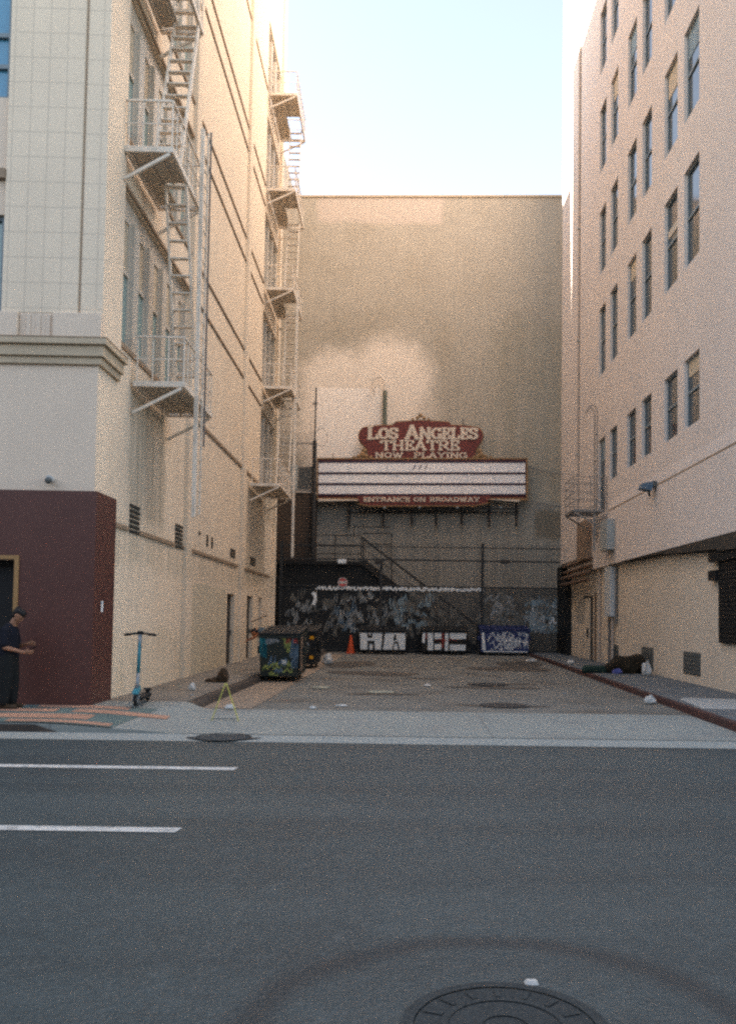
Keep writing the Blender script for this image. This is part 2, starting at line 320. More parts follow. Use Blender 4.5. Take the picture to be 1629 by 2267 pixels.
M['kerb_dark'] = mat('grimy_shaded_kerb', (0.060, 0.048, 0.040), 0.85, 0.25, 1.5, 0.15, 30, 0.2)  # grime, and on the street side the kerb shadow as dark colour
M['tar'] = mat('tar_patch', (0.036, 0.043, 0.047), 0.75, 0.12, 2.5, 0.15, 50, 0.3)
M['cast_iron'] = mat('cast_iron_cover', (0.036, 0.042, 0.044), 0.8, 0.2, 6, 0.3, 60, 0.6)
M['line'] = mat('white_road_paint', (0.50, 0.50, 0.48), 0.7, 0.10, 2.0, 0.10, 40, 0.2, dirt=(0.12, 0.13, 0.13), dirt_amt=0.7, dirt_scale=12)
M['white'] = mat('white_plastic', (0.48, 0.48, 0.46), 0.5, 0.05, 6)
M['sign_red'] = mat('sign_red_enamel', (0.135, 0.030, 0.024), 0.55, 0.10, 1.5, 0.05)
M['sign_cream'] = mat('sign_cream_letters', (0.62, 0.52, 0.42), 0.6, 0.08, 3)
M['sign_gold'] = mat('sign_gold_trim', (0.26, 0.155, 0.075), 0.6, 0.15, 3)
M['sign_white'] = mat('sign_white_panel', (0.80, 0.77, 0.76), 0.5, 0.04, 1.0)
M['sign_rail'] = mat('sign_letter_rail', (0.05, 0.03, 0.05), 0.6, 0.2, 2.0)
M['steel'] = mat('sign_steel', (0.035, 0.032, 0.03), 0.7, 0.2, 3)
M['stair_steel'] = mat('stair_steel', (0.030, 0.028, 0.026), 0.7, 0.2, 3)
M['fence'] = mat('fence_iron', (0.030, 0.033, 0.036), 0.7, 0.2, 3)
M['g_white'] = mat('graffiti_white', (0.70, 0.74, 0.76), 0.6, 0.12, 4)
M['g_grey'] = mat('graffiti_grey', (0.24, 0.26, 0.27), 0.7, 0.35, 3)
M['g_blue'] = mat('graffiti_pale_blue', (0.20, 0.27, 0.31), 0.7, 0.3, 3)
M['g_dim'] = mat('graffiti_dim', (0.13, 0.13, 0.12), 0.7, 0.35, 3)
M['g_yellow'] = mat('graffiti_yellow_green', (0.28, 0.31, 0.09), 0.6, 0.2, 4)
M['g_teal'] = mat('graffiti_teal', (0.02, 0.16, 0.20), 0.6, 0.2, 4)
M['g_red'] = mat('graffiti_red', (0.30, 0.05, 0.04), 0.6, 0.2, 4)
M['g_dblue'] = mat('graffiti_slate', (0.10, 0.15, 0.20), 0.6, 0.3, 4)
M['g_tan'] = mat('graffiti_tan', (0.20, 0.14, 0.10), 0.7, 0.3, 4)
M['orange'] = mat('orange_plastic', (0.50, 0.075, 0.025), 0.5, 0.08, 5)
M['amber'] = mat('amber_reflector', (0.75, 0.33, 0.02), 0.35, 0.05, 5)
M['bin_green'] = mat('dark_green_bin', (0.022, 0.028, 0.024), 0.55, 0.25, 3, 0.1)
M['bin_black'] = mat('black_bin', (0.014, 0.014, 0.014), 0.55, 0.25, 3, 0.1)
M['bin_blue'] = mat('blue_bin', (0.035, 0.05, 0.145), 0.5, 0.2, 3, 0.1)
M['bin_blue_lid'] = mat('navy_lid', (0.020, 0.026, 0.085), 0.5, 0.2, 3, 0.1)
M['rubber'] = mat('rubber', (0.015, 0.015, 0.015), 0.8, 0.1, 5)
M['scoot_teal'] = mat('scooter_teal', (0.03, 0.17, 0.21), 0.4, 0.05, 5)
M['scoot_grey'] = mat('scooter_grey', (0.22, 0.24, 0.25), 0.4, 0.05, 5, metal=0.3)
M['yellow'] = mat('yellow_plastic', (0.50, 0.46, 0.10), 0.5, 0.08, 5)
M['skin'] = mat('skin', (0.30, 0.15, 0.09), 0.6, 0.04, 8, 0.02)
M['skin2'] = mat('tanned_skin', (0.36, 0.13, 0.055), 0.6, 0.04, 8, 0.02)
M['hair'] = mat('black_hair', (0.010, 0.008, 0.008), 0.6, 0.2, 20)
M['shirt_navy'] = mat('navy_tshirt', (0.006, 0.007, 0.013), 0.9, 0.15, 4)
M['trouser_black'] = mat('black_trousers', (0.010, 0.011, 0.011), 0.9, 0.15, 4)
M['shirt_blue'] = mat('slate_blue_shirt', (0.075, 0.10, 0.115), 0.9, 0.15, 4)
M['shoe'] = mat('dark_brown_shoe', (0.05, 0.03, 0.015), 0.7, 0.1, 4)
M['phone'] = mat('black_phone', (0.01, 0.01, 0.012), 0.2, 0, 4, 0)
M['blanket'] = mat('dark_brown_blanket', (0.024, 0.017, 0.009), 0.95, 0.3, 3, 0.2, 30, 0.5)
M['blanket_green'] = mat('dark_green_blanket', (0.016, 0.034, 0.026), 0.95, 0.3, 3, 0.2, 30, 0.5)
M['blue_cloth'] = mat('blue_cloth', (0.10, 0.11, 0.30), 0.9, 0.2, 6)
M['box_grey'] = mat('grey_painted_box', (0.33, 0.35, 0.34), 0.6, 0.08, 3, 0.04)
M['box_brown'] = mat('weathered_brown_box', (0.25, 0.18, 0.13), 0.7, 0.12, 3, 0.04)
M['awning'] = mat('rolled_awning_cloth', (0.055, 0.045, 0.035), 0.9, 0.2, 3)
M['pipe'] = mat('painted_conduit', (0.44, 0.37, 0.31), 0.7, 0.1, 3, 0.04)
M['pipe_light'] = mat('pale_conduit', (0.50, 0.52, 0.52), 0.6, 0.1, 3, 0.04)
M['pipe_dark'] = mat('stained_pipe', (0.15, 0.095, 0.065), 0.8, 0.2, 3, 0.1)
M['pave'] = mat('orange_paving', (0.36, 0.205, 0.14), 0.8, 0.07, 1.5, 0.10, 45, 0.2)
M['pave_teal'] = mat('teal_paving', (0.095, 0.135, 0.13), 0.8, 0.12, 1.5, 0.10, 45, 0.2)
M['ground'] = mat('city_ground', (0.09, 0.09, 0.09), 0.9)
M['red_sign'] = mat('no_entry_red', (0.45, 0.07, 0.07), 0.5, 0.05, 4)

# ------------------------------------------------------------------ ground, street, kerbs
tag(MB().quad((-600, -600, -0.03), (600, -600, -0.03), (600, 600, -0.03), (-600, 600, -0.03)).build('ground', M['ground']), kind='structure')
tag(MB().quad((-75, -9, 0), (75, -9, 0), (75, 10.9, 0), (-75, 10.9, 0)).build('street', M['asphalt']), kind='structure')
tag(MB().quad((-75, 10.9, 0.004), (75, 10.9, 0.004), (75, 11.5, 0.012), (-75, 11.5, 0.012)).build('gutter', M['gutter']), kind='structure')
def sstep(a, b, x):
    t = min(1, max(0, (x - a) / (b - a))); return t * t * (3 - 2 * t)
def side_h(x, y):
    out = sstep(-3.0, -4.9, x)                       # driveway wing ramps up to the left
    inn = sstep(12.9, 14.3, y) * sstep(-3.35, -3.7, x)
    return 0.018 + 0.010 * sstep(11.5, 14.4, y) + (0.13 - 0.02) * max(out, inn) * (1 if y > 11.5 else 0)
def grid(xs, ys, h):
    mb = MB(); V = [[mb.bm.verts.new((x, y, h(x, y))) for x in xs] for y in ys]
    for j in range(len(ys) - 1):
        for i in range(len(xs) - 1): mb.bm.faces.new((V[j][i], V[j][i + 1], V[j + 1][i + 1], V[j + 1][i]))
    return mb
xs = [-75, -40, -20, -12] + [-8 + 0.1 * i for i in range(70)] + [-1 + i * 0.5 for i in range(12)] + [4.72]
ap = grid(sorted(xs), [11.5 + 0.1 * i for i in range(30)] + [14.45], side_h)
for i in range(1): ap.quad((-75, 11.5, 0.0), (-4.9, 11.5, 0.0), (-4.9, 11.5, 0.128), (-75, 11.5, 0.128)); ap.quad((-4.9, 11.5, 0.0), (-3.0, 11.5, 0.0), (-3.0, 11.5, 0.018), (-4.9, 11.5, 0.128))
joints(M['concrete'], 5.9, 6.0, (0.10, 0.10, 0.10), 0.012, (-1.15, -2.0), axes=(0, 1), amt=0.5)
tag(ap.build('sidewalk_apron', M['concrete'], recalc=False), kind='structure')
tag(MB().hexa([(-75, 11.48, .0), (-4.6, 11.48, .0), (-4.6, 11.498, .0), (-75, 11.498, .0), (-75, 11.485, .115), (-4.95, 11.485, .11), (-4.95, 11.498, .11), (-75, 11.498, .115)]).build('kerb_shade_strip', M['kerb_dark']), kind='structure')  # dark strip laid on the kerb face as its painted shadow
# orange and teal patterned paving, laid on the sidewalk left of the driveway
pv = MB(); pt = MB()
def side_sheet(mb, x0, x1, y0, y1, lift, skew=0.0):
    n = max(1, int((x1 - x0) / 0.2)); k = max(1, int((y1 - y0) / 0.2))
    for i in range(n):
        for j in range(k):
            P = []
            for (a, b) in ((i, j), (i + 1, j), (i + 1, j + 1), (i, j + 1)):
                yy = y0 + (y1 - y0) * b / k; xx = x0 + (x1 - x0) * a / n + skew * (yy - y0); P.append((xx, yy, side_h(xx, yy) + lift))
            mb.quad(*P)
side_sheet(pt, -10.4, -3.95, 11.56, 13.70, 0.004)
for y0, y1, ox in ((11.62, 11.86, -4.0), (12.02, 12.52, -4.45), (12.75, 13.12, -3.55), (13.3, 13.62, -4.3)):
    for k in range(4):
        x1 = ox - k * 1.66
        side_sheet(pv, x1 - 1.42, x1, y0, y1, 0.008, -0.12)
tag(pt.build('teal_paving', M['pave_teal'], recalc=False), kind='structure')
tag(pv.build('orange_paving', M['pave'], recalc=False), kind='structure')
# alley
al = MB(); al.quad((-3.6, 14.45, 0.026), (4.9, 14.45, 0.026), (5.6, 41, 0.026), (-3.6, 41, 0.026))
tag(al.build('alley_road', M['alley_asphalt'], recalc=False), kind='structure')
gs = MB().quad((-3.45, 14.5, 0.034), (-2.62, 14.5, 0.034), (-2.62, 36, 0.034), (-3.45, 36, 0.034))
M['gut2'] = mat('tan_gutter', (0.24, 0.19, 0.145), 0.85, 0.08, 1.0, 0.08, 45, 0.2)
tag(gs.build('alley_gutter', M['gut2'], recalc=False), kind='structure')
sl = MB().box(-5.6, -3.72, 14.45, 38, -0.02, 0.135)
tag(sl.build('alley_sidewalk', M['sidewalk']), kind='structure')
kb = MB().hexa([(-3.72, 14.2, -0.02), (-3.5, 14.2, -0.02), (-3.5, 37, -0.02), (-3.72, 37, -0.02), (-3.72, 14.2, 0.06), (-3.55, 14.2, 0.035), (-3.52, 37, 0.14), (-3.72, 37, 0.14)])
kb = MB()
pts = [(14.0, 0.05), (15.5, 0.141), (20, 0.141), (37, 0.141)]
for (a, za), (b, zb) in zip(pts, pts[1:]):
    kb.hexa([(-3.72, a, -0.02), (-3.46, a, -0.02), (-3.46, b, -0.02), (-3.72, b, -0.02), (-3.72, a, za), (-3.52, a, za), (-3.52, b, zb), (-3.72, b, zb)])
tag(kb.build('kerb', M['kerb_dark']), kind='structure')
def kx(y): return 4.72 + (y - 12.6) * 0.018
sr = MB(); sr.hexa([(kx(11.5) + .16, 11.5, -.02), (9.2, 11.5, -.02), (9.2, 38, -.02), (kx(38) + .16, 38, -.02), (kx(11.5) + .16, 11.5, .13), (9.2, 11.5, .13), (9.2, 38, .13), (kx(38) + .16, 38, .13)])
tag(sr.build('right_sidewalk', M['sidewalk_r']), kind='structure')
kr = MB(); kr.hexa([(kx(11.5), 11.5, -.02), (kx(11.5) + .16, 11.5, -.02), (kx(37) + .16, 37, -.02), (kx(37), 37, -.02), (kx(11.5) + .03, 11.5, .137), (kx(11.5) + .16, 11.5, .137), (kx(37) + .16, 37, .137), (kx(37) + .03, 37, .137)])
tag(kr.build('red_kerb', M['kerb_red'], bevel=0.015), kind='structure')
def blob(mb, cx, cy, rx, ry, z, n=28, jit=0.12):
    ph = [random.random() * 6.28 for _ in range(3)]
    P = []
    for i in range(n):
        t = 2 * math.pi * i / n; k = 1 + jit * (math.sin(2 * t + ph[0]) + .6 * math.sin(3 * t + ph[1]) + .5 * math.sin(5 * t + ph[2]))
        P.append((cx + rx * k * math.cos(t), cy + ry * k * math.sin(t), z))
    mb.quad(*P)
pm = MB(); pm.quad((4.98, 14.55, .135), (7.2, 14.3, .135), (7.2, 16.25, .135), (5.3, 16.6, .135), (5.1, 16.2, .135))
tag(pm.build('concrete_patch', M['patch'], recalc=False), kind='structure')
st = MB()
for a in ((1.9, 19.6, 1.0, .35), (2.6, 20.9, .5, .2), (-.5, 17.6, .7, .22), (1.75, 15.55, .75, .22), (-.9, 24, 1.2, 1.0), (3.2, 27, 1.2, 1.3), (.4, 22.3, .6, .22), (3.9, 30, .8, 2.0), (-1.9, 28.5, .7, 2.2)):
    blob(st, a[0], a[1], a[2], a[3], .032)
M['oil'] = mat('oil_stain', (0.075, 0.065, 0.055), 0.7, 0.25, 2.5, 0.15)
tag(st.build('oil_stains', M['oil'], recalc=False), kind='stuff')
lm = MB(); lm.quad((-75, 8.92, .005), (-1.78, 8.92, .005), (-1.76, 9.08, .005), (-75, 9.08, .005)); lm.quad((-75, 6.36, .005), (-1.69, 6.36, .005), (-1.67, 6.50, .005), (-75, 6.50, .005))
tag(lm.build('road_markings', M['line'], recalc=False), kind='structure')
def ring(mb, cx, cy, r0, r1, z, n=64, jit=0):
    for i in range(n):
        a = 2 * math.pi * i / n; b = 2 * math.pi * (i + 1) / n
        j0 = 1 + jit * math.sin(3 * a + 1); j1 = 1 + jit * math.sin(3 * b + 1)
        mb.quad((cx + r0 * math.cos(a), cy + r0 * math.sin(a), z), (cx + r1 * j0 * math.cos(a), cy + r1 * j0 * math.sin(a), z), (cx + r1 * j1 * math.cos(b), cy + r1 * j1 * math.sin(b), z), (cx + r0 * math.cos(b), cy + r0 * math.sin(b), z))
tag((lambda b: (blob(b, -2.38, 11.25, .5, .33, .009, jit=.03), b.build('tar_patch', M['tar'], recalc=False))[1])(MB()), kind='structure')

def manhole(x, y, z, r, label, m, detail=True):
    t = thing('manhole_cover', label, 'manhole cover', (x, y, z), 0, 'manhole covers in the street and alley')
    f = MB(); ring(f, 0, 0, r * .88, r, .010); f.build('rim', m, t, recalc=False)
    d = MB(); n = 40
    d.quad(*[(r * .87 * math.cos(2 * math.pi * i / n), r * .87 * math.sin(2 * math.pi * i / n), .006) for i in range(n)])
    if detail:
        ring(d, 0, 0, r * .55, r * .62, .011); ring(d, 0, 0, r * .22, r * .28, .011)
        for k in range(16):
            a = 2 * math.pi * k / 16; c, s = math.cos(a), math.sin(a)
            p = [(r * .64, -.012), (r * .84, -.012), (r * .84, .012), (r * .64, .012)]
            d.quad(*[(u * c - v * s, u * s + v * c, .011) for u, v in p])
    d.build('lid', m, t, recalc=False); return t
manhole(.40, 3.42, .002, .41, 'large round cast iron manhole cover in the near street, inside the dark tar ring', M['cast_iron'])
manhole(-2.38, 11.22, .012, .36, 'manhole cover in the gutter at the alley mouth, below the yellow frame', M['tar'], False)
M['oilcover'] = mat('dark_cover', (0.045, 0.045, 0.045), 0.7, 0.15, 3)
manhole(1.75, 15.6, .034, .45, 'dark manhole cover at the near end of the alley roadway', M['oilcover'])
manhole(1.9, 20.5, .034, .5, 'dark manhole cover farther up the alley roadway, by a stain', M['oilcover'])

# ------------------------------------------------------------------ left (corner) building; local frame: x towards the alley, y along the alley wall
TH = R(1.23); LO = Vector((-5.07, 13.72, 0))
LB = thing('corner_building', 'tall cream corner building on the left with maroon ground floor corner and pale tiled pier', 'building', LO, TH)
def LW(off, u, z):
    c, s = math.cos(TH), math.sin(TH); return Vector((LO.x + off * c - u * s, LO.y + off * s + u * c, z))
LH = 29.2; LEN = 21.2
sills = [6.35, 10.05, 13.65, 17.25, 20.85]; heads = [9.1, 12.75, 16.4, 20.0, 23.6]
lights = [(1.12 + i * 0.98, 1.12 + i * 0.98 + 0.66) for i in range(5)]
far_lights = [(17.25, 18.1), (18.4, 19.25), (19.55, 20.4)]
holes = []
for s_, h_ in zip(sills, heads):
    holes += [(0.97, 5.93, s_, h_), (17.05, 20.55, s_, h_)]
doors = [(11.4, 12.6, 0.13, 2.23), (13.78, 14.25, 0.13, 2.25), (14.9, 16.1, 0.13, 2.26), (17.4, 18.2, 0.13, 2.25)]
holes += doors
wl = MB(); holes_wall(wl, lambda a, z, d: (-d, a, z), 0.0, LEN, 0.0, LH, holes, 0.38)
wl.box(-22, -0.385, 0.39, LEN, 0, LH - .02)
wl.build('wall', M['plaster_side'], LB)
fw = MB()
fholes = [(-3.2, -1.58, 10.0, 12.9), (-3.2, -1.58, 6.45, 8.05), (-3.2, -1.58, 13.8, 16.5), (-2.6, -1.17, 0.13, 2.44)]
holes_wall(fw, lambda a, z, d: (a, d - .003, z), -22, -0.0015, 0.0, LH, fholes, 0.38)
fw.build('street_wall', M['plaster_front'], LB)
# tiled pier (front) above the cornice
tp = MB().box(-1.555, -0.335, -0.07, -0.002, 6.42, LH); tp.box(-0.30, 0.06, -0.045, -0.002, 6.42, LH)
tp.build('tiled_pier', M['tile'], LB, bevel=0.01)
pb = MB().box(-3.6, -1.26, -0.15, -0.003, 6.0, 6.41); pb.box(-0.69, 0.075, -0.15, -0.003, 6.0, 6.41); pb.box(-1.255, -0.695, -0.075, -0.003, 6.0, 6.415)
for i in range(3): pb.box(-1.14 + i * .16, -1.07 + i * .16, -0.095, -0.076, 6.0, 6.40)
pb.build('plinth', M['plaster_front'], LB, bevel=0.025)
cn = MB()
for z0, z1, o in ((5.90, 6.0, .17), (5.72, 5.90, .11), (5.6, 5.72, .06)):
    cn.box(-22, o, -o, -0.003, z0, z1); cn.box(0.003, o, 0.0, .95 + o * .3, z0, z1 - .001)
cn.build('cornice', M['cornice'], LB, bevel=0.012)
cl = MB(); cl.box(-22, -1.11, -0.02, -0.004, 5.995, 6.0)
cs = MB().box(-22, .172, -.172, -.004, 6.001, 6.02); cs.box(.004, .172, -.004, .98, 6.001, 6.02); cs.build('dark_flashing', M['dirt_ledge'], LB)
# corner pier and pilasters on the alley side
pl = MB(); pl.box(0.002, 0.055, 0.0, 0.95, 6.03, LH)
for a, b in ((5.95, 6.42), (13.22, 13.74), (20.62, 21.2)): pl.box(0.002, 0.09, a, b, 0.14, LH)
pl.build('pilaster', M['plaster_side'], LB)
# maroon granite corner
bz = MB()
bz.box(-22, -2.62, -0.065, -0.002, 0.10, 3.55); bz.box(-1.15, 0.06, -0.065, -0.002, 0.10, 3.55); bz.box(-2.62, -1.15, -0.065, -0.002, 2.46, 3.55)
bz.box(0.002, 0.06, -0.002, 0.93, 0.10, 3.551)
bz.build('granite_cladding', M['brown'], LB)
fr = MB().box(-1.20, -1.13, -0.085, -0.066, 0.13, 2.50); fr.box(-2.66, -1.20, -0.085, -0.066, 2.44, 2.50); fr.box(-2.66, -2.60, -.085, -.066, .13, 2.44)
dr = MB().box(-2.60, -1.17, 0.20, 0.25, 0.13, 2.44).build('entrance_door', M['black'], LB); fr.build('door_frame', M['brass'], dr)
# sticker on the cladding
MB().box(0.061, 0.064, .30, .38, 1.62, 1.80).build('sticker', M['g_white'], LB)
# ledges and grooves along the alley wall
lg = MB()
def ledge(z, spans, h=.05, o=.035):
    for a, b in spans: MB().box(0.002, o, a, b, z - h / 2, z + h / 2).build('string_course', M['dirt_ledge'], LB)
bays = [(6.44, 13.2), (13.76, 20.6)]
ledge(3.13, [(.96, 1.75), (2.5, 5.1), (5.85, 5.94), (6.44, 12.9), (13.9, 20.0)], .08)
ledge(6.30, [(.97, 5.93)] + [(6.44, 13.2), (13.76, 17.0)], .09)
for z in (9.15, 10.05, 12.9, 13.65, 16.5, 17.25, 20.85): ledge(z, [(6.44, 13.2), (13.76, 16.9)], .05)
for z in (10.02, 13.6, 17.2, 9.14, 12.79, 16.44): ledge(z, [(.97, 5.93)], .07)
# windows
def side_window(parent, a, b, z0, z1, blind=True, gm='glass_teal', d=0.2):
    w_ = MB(); t = .06
    w_.box(-d - .06, -d, a, a + t, z0, z1); w_.box(-d - .06, -d, b - t, b, z0, z1); w_.box(-d - .06, -d, a + t, b - t, z0, z0 + t); w_.box(-d - .06, -d, a + t, b - t, z1 - t, z1)
    zm = z0 + (z1 - z0) * .56; w_.box(-d - .05, -d + .01, a + t, b - t, zm, zm + .07)
    w0 = w_.build('window', M['frame_pale'], parent)
    MB().box(-d - .045, -d - .03, a + t, b - t, z0 + t, zm).build('pane', M[gm], w0)
    MB().box(-d - .047, -d - .028, a + t, b - t, zm + .07, z1 - t).build('pane', M['blind'] if blind else M[gm], w0)
    return w0
for s_, h_ in zip(sills, heads):
    for a, b in lights: side_window(LB, a, b, s_ + .04, h_ - .35, True, 'glass_teal', .10)
    mu = MB(); ed = [0.97] + [x for l in lights for x in l] + [5.93]
    for k in range(0, len(ed), 2):
        if ed[k + 1] - ed[k] > .04: mu.box(-.34, -0.02, ed[k] + .001, ed[k + 1] - .001, s_ + .001, h_ - .351)
    mu.box(-.34, -.10, .971, 5.929, h_ - .35, h_ - .001)
    mu.build('window_mullions', M['frame_pale'], LB)
    for a, b in far_lights: side_window(LB, a, b, s_ + .04, h_ - .1, False, 'glass_dark', .12)
    mu = MB(); ed = [17.05] + [x for l in far_lights for x in l] + [20.55]
    for k in range(0, len(ed), 2): mu.box(-.34, -0.05, ed[k] + .001, ed[k + 1] - .001, s_ + .001, h_ - .101)
    mu.box(-.34, -.06, 17.051, 20.549, h_ - .1, h_ - .001)
    mu.build('window_mullions', M['frame_pale'], LB)
def street_window(z0, z1, bars, gm):
    w_ = MB().box(-1.64, -1.582, 0.06, .12, z0, z1); w_.box(-3.2, -1.64, .06, .12, z0, z0 + .06); w_.box(-3.2, -1.64, .06, .12, z1 - .06, z1)
    for z in bars: w_.box(-3.2, -1.64, .06, .11, z, z + .07)
    w0 = w_.build('window', M['frame_grey'], LB); MB().box(-3.2, -1.64, .125, .14, z0, z1).build('pane', M[gm], w0)
street_window(10.0, 12.9, (10.53, 11.06), 'glass_blue'); street_window(6.45, 8.05, (7.98,), 'glass_teal'); street_window(13.8, 16.5, (15,), 'glass_blue')
MB().box(-3.2, -1.56, -.10, -.003, 8.62, 8.78).build('window_ledge', M['dirt_ledge'], LB)
# doors
for i, (a, b, z0, z1) in enumerate(doors):
    d0 = MB().box(-.16, -.12, a, b, z0, z1).build('service_door', M['door_dark'], LB)
    MB().box(-.118, -.06, b - .12, b - .08, 1.0, 1.14).build('handle', M['vent_grey'], d0)
# louvre vents
for (a, b, z0, z1, n) in ((1.85, 2.45, 3.08, 3.64, 6), (5.17, 5.82, 3.08, 3.64, 6), (11.7, 12.5, 3.34, 3.62, 3), (15.3, 16.4, 3.34, 3.62, 3)):
    v = MB()
    for k in range(n):
        z = z0 + (z1 - z0) * k / n
        v.box(0.003, .022, a, b, z, z + (z1 - z0) / n * .62)
    v.build('louvre_vent', M['vent'], LB)
for a in (7.5, 8.4, 9.0): MB().box(0.003, .02, a, a + .16, 3.38 if a > 8 else 3.58, 3.66).build('wall_slot', M['vent'], LB)
rf = MB().box(-22, .10, -.10, LEN + .1, LH + .001, LH + .5); rf.build('parapet', M['cornice'], LB)
# small dome camera under the plaster band
cm = thing('security_camera', 'small white dome security camera above the maroon cladding', 'security camera', LW(-.69, -.005, 3.70), TH)
MB().tube((0, -.0, .03), (0, -.10, .03), .05, .06, 12).build('housing', M['white'], cm); MB().sphere((0, -.12, -.0), .055).build('dome', M['vent_grey'], cm, smooth=True)

# ------------------------------------------------------------------ fire escapes on the corner building
def platform(par, u0, u1, z, off, hole=None, rail=0.82, back=True, nb=3):
    f = MB(); t = .06
    f.box(off - t, off, u0, u1, z - .10, z); f.box(0.06, off - t, u0, u0 + t, z - .10, z); f.box(0.06, off - t, u1 - t, u1, z - .10, z); f.box(.0, .06, u0, u1, z - .10, z)
    p = f.build('platform', M['iron_white'], par)
    g = MB(); n = int((u1 - u0 - .14) / .075)
    for i in range(n):
        u = u0 + .07 + i * .075
        x1 = off - t - .003
        if hole and u > hole[0]: x1 = hole[1]
        g.box(.062, x1, u, u + .05, z - .05, z - .02)
    for x in (.3, .55): 
        if not hole or x < hole[1]: g.box(x, x + .03, u0 + t, u1 - t, z - .095, z - .055)
        else: g.box(x, x + .03, u0 + t, hole[0], z - .095, z - .055)
    g.build('grating', M['grate'], p)
    r = MB(); o = off - .03
    for zz in (z + rail, z + rail * .5):
        th = .035 if zz > z + rail * .7 else .02
        r.bar((o, u0 + .03, zz), (o, u1 - .03, zz), th); r.bar((.0, u0 + .03, zz), (o, u0 + .03, zz), th)
        if back: r.bar((.0, u1 - .03, zz), (o, u1 - .03, zz), th)
    for i in range(nb + 1):
        x = .06 + (o - .06) * i / nb; r.bar((x, u0 + .03, z), (x, u0 + .03, z + rail), .022)
        if back: r.bar((x, u1 - .03, z), (x, u1 - .03, z + rail), .022)
    k = max(3, int((u1 - u0) / .28))
    for i in range(1, k + 1): r.bar((o, u0 + .03 + (u1 - u0 - .06) * i / k, z), (o, u0 + .03 + (u1 - u0 - .06) * i / k, z + rail), .018)
    r.build('railing', M['iron_white'], par)
    for u in (u0 + .03, u1 - .03):
        MB().bar((off - .06, u, z - .12), (0.0, u, z - .58), .05).build('bracket', M['iron_white'], par)
def stair_ladder(par, x0, x1, ua, za, ub, zb, n, m='iron_white', rung=.11):
    s = MB()
    for x in (x0, x1): s.bar((x, ua, za), (x, ub, zb), .035, .11)
    for i in range(n):
        t = (i + .5) / n; u = ua + (ub - ua) * t; z = za + (zb - za) * t
        s.box(x0 + .018, x1 - .018, u - rung / 2, u + rung / 2, z - .012, z + .012)
    return s.build('ladder', M[m], par)
fe = thing('fire_escape', 'near cream fire escape with two large platforms beside the pipe on the left wall', 'fire escape', LW(0.06, 0, 0), TH, 'fire escapes on the left building')
platform(fe, 1.66, 4.1, 5.82, .93)
platform(fe, 0.80, 3.0, 9.70, .84, hole=(1.95, .40))
platform(fe, 0.85, 2.85, 13.2, .84, hole=(1.95, .40))
platform(fe, 0.85, 2.85, 16.9, .84)
stair_ladder(fe, .42, .80, 1.90, 9.70, 3.2, 5.85, 13)
stair_ladder(fe, .34, .80, 1.45, 9.72, 2.6, 13.2, 12)
stair_ladder(fe, .34, .80, 2.6, 13.2, 1.4, 16.8, 12)
dl = MB(); dl.bar((.95, 2.52, 3.45), (.95, 2.52, 11.0), .07, .09); dl.bar((.95, 3.0, 3.55), (.95, 3.0, 11.2), .035)
for i in range(24): dl.tube((.95, 2.55, 3.7 + i * .3), (.95, 3.0, 3.7 + i * .3), .011, n=6)
dl.build('drop_ladder', M['iron_white'], fe)
MB().bar((.99, 3.06, 4.9), (.99, 3.06, 11.25), .03).build('guide_rod', M['iron_dark'], fe)
fe2 = thing('fire_escape', 'far pale fire escape with five stacked platforms at the alley end of the left wall', 'fire escape', LW(0.06, 0, 0), TH, 'fire escapes on the left building')
platform(fe2, 14.65, 17.9, 6.0, 1.0, nb=3)
for k, z in enumerate((9.95, 13.6, 17.3, 20.9)):
    platform(fe2, 17.15, 20.3, z, 1.0, hole=(18.6, .45), nb=3)
    if k < 3: stair_ladder(fe2, .46, .90, 18.9, z + .02, 19.6, z + 3.6, 12)
stair_ladder(fe2, .46, .90, 17.6, 6.0, 18.6, 9.9, 13)
MB().bar((1.02, 18.35, 3.8), (1.02, 18.35, 14.1), .09, .09).build('drop_ladder', M['iron_white'], fe2)
MB().bar((.6, 18.35, 6.6), (.6, 18.35, 14.0), .03).build('guide_rod', M['iron_white'], fe2)

# ------------------------------------------------------------------ right building
RX = 6.55; RB = thing('stucco_building', 'tall pink beige stucco building on the right with paired recessed windows', 'building', (RX, 14.0, 0), 0)
def ry(y): return y - 14.0
cols = [(19.36, 20.45), (20.97, 22.07), (23.25, 24.22), (24.85, 25.87), (27.13, 28.12), (28.8, 29.8)]
rows = [(6.2, 7.85), (10.1, 12.47), (13.7, 15.95), (17.35, 19.65), (20.95, 23.2), (24.6, 26.9)]
rh = []
for ri, (z0, z1) in enumerate(rows):
    for ci, (a, b) in enumerate(cols):
        zz = 5.32 if (ri == 0 and ci == 5) else z0
        rh.append((ry(a), ry(b), zz, z1))
uw = MB(); RL = ry(36.8); RHt = 50  # unseen upper height extended so more sunlit wall bounces light
holes_wall(uw, lambda a, z, d: (d, a, z), ry(13.9), RL, 3.42, RHt, rh, .42)
uw.box(.425, 22, ry(13.9), RL, 3.421, RHt - .02)
uw.build('upper_wall', M['pink'], RB)
lw = MB()
lh = [(ry(31.5), ry(33.0), .13, 2.5)]
holes_wall(lw, lambda a, z, d: (.20 + d, a, z), ry(13.9), ry(35.6), 0, 3.418, lh, .3)
lw.box(.51, 22, ry(13.9), ry(35.6), 0, 3.415)
lw.build('lower_wall', M['pink_low'], RB)
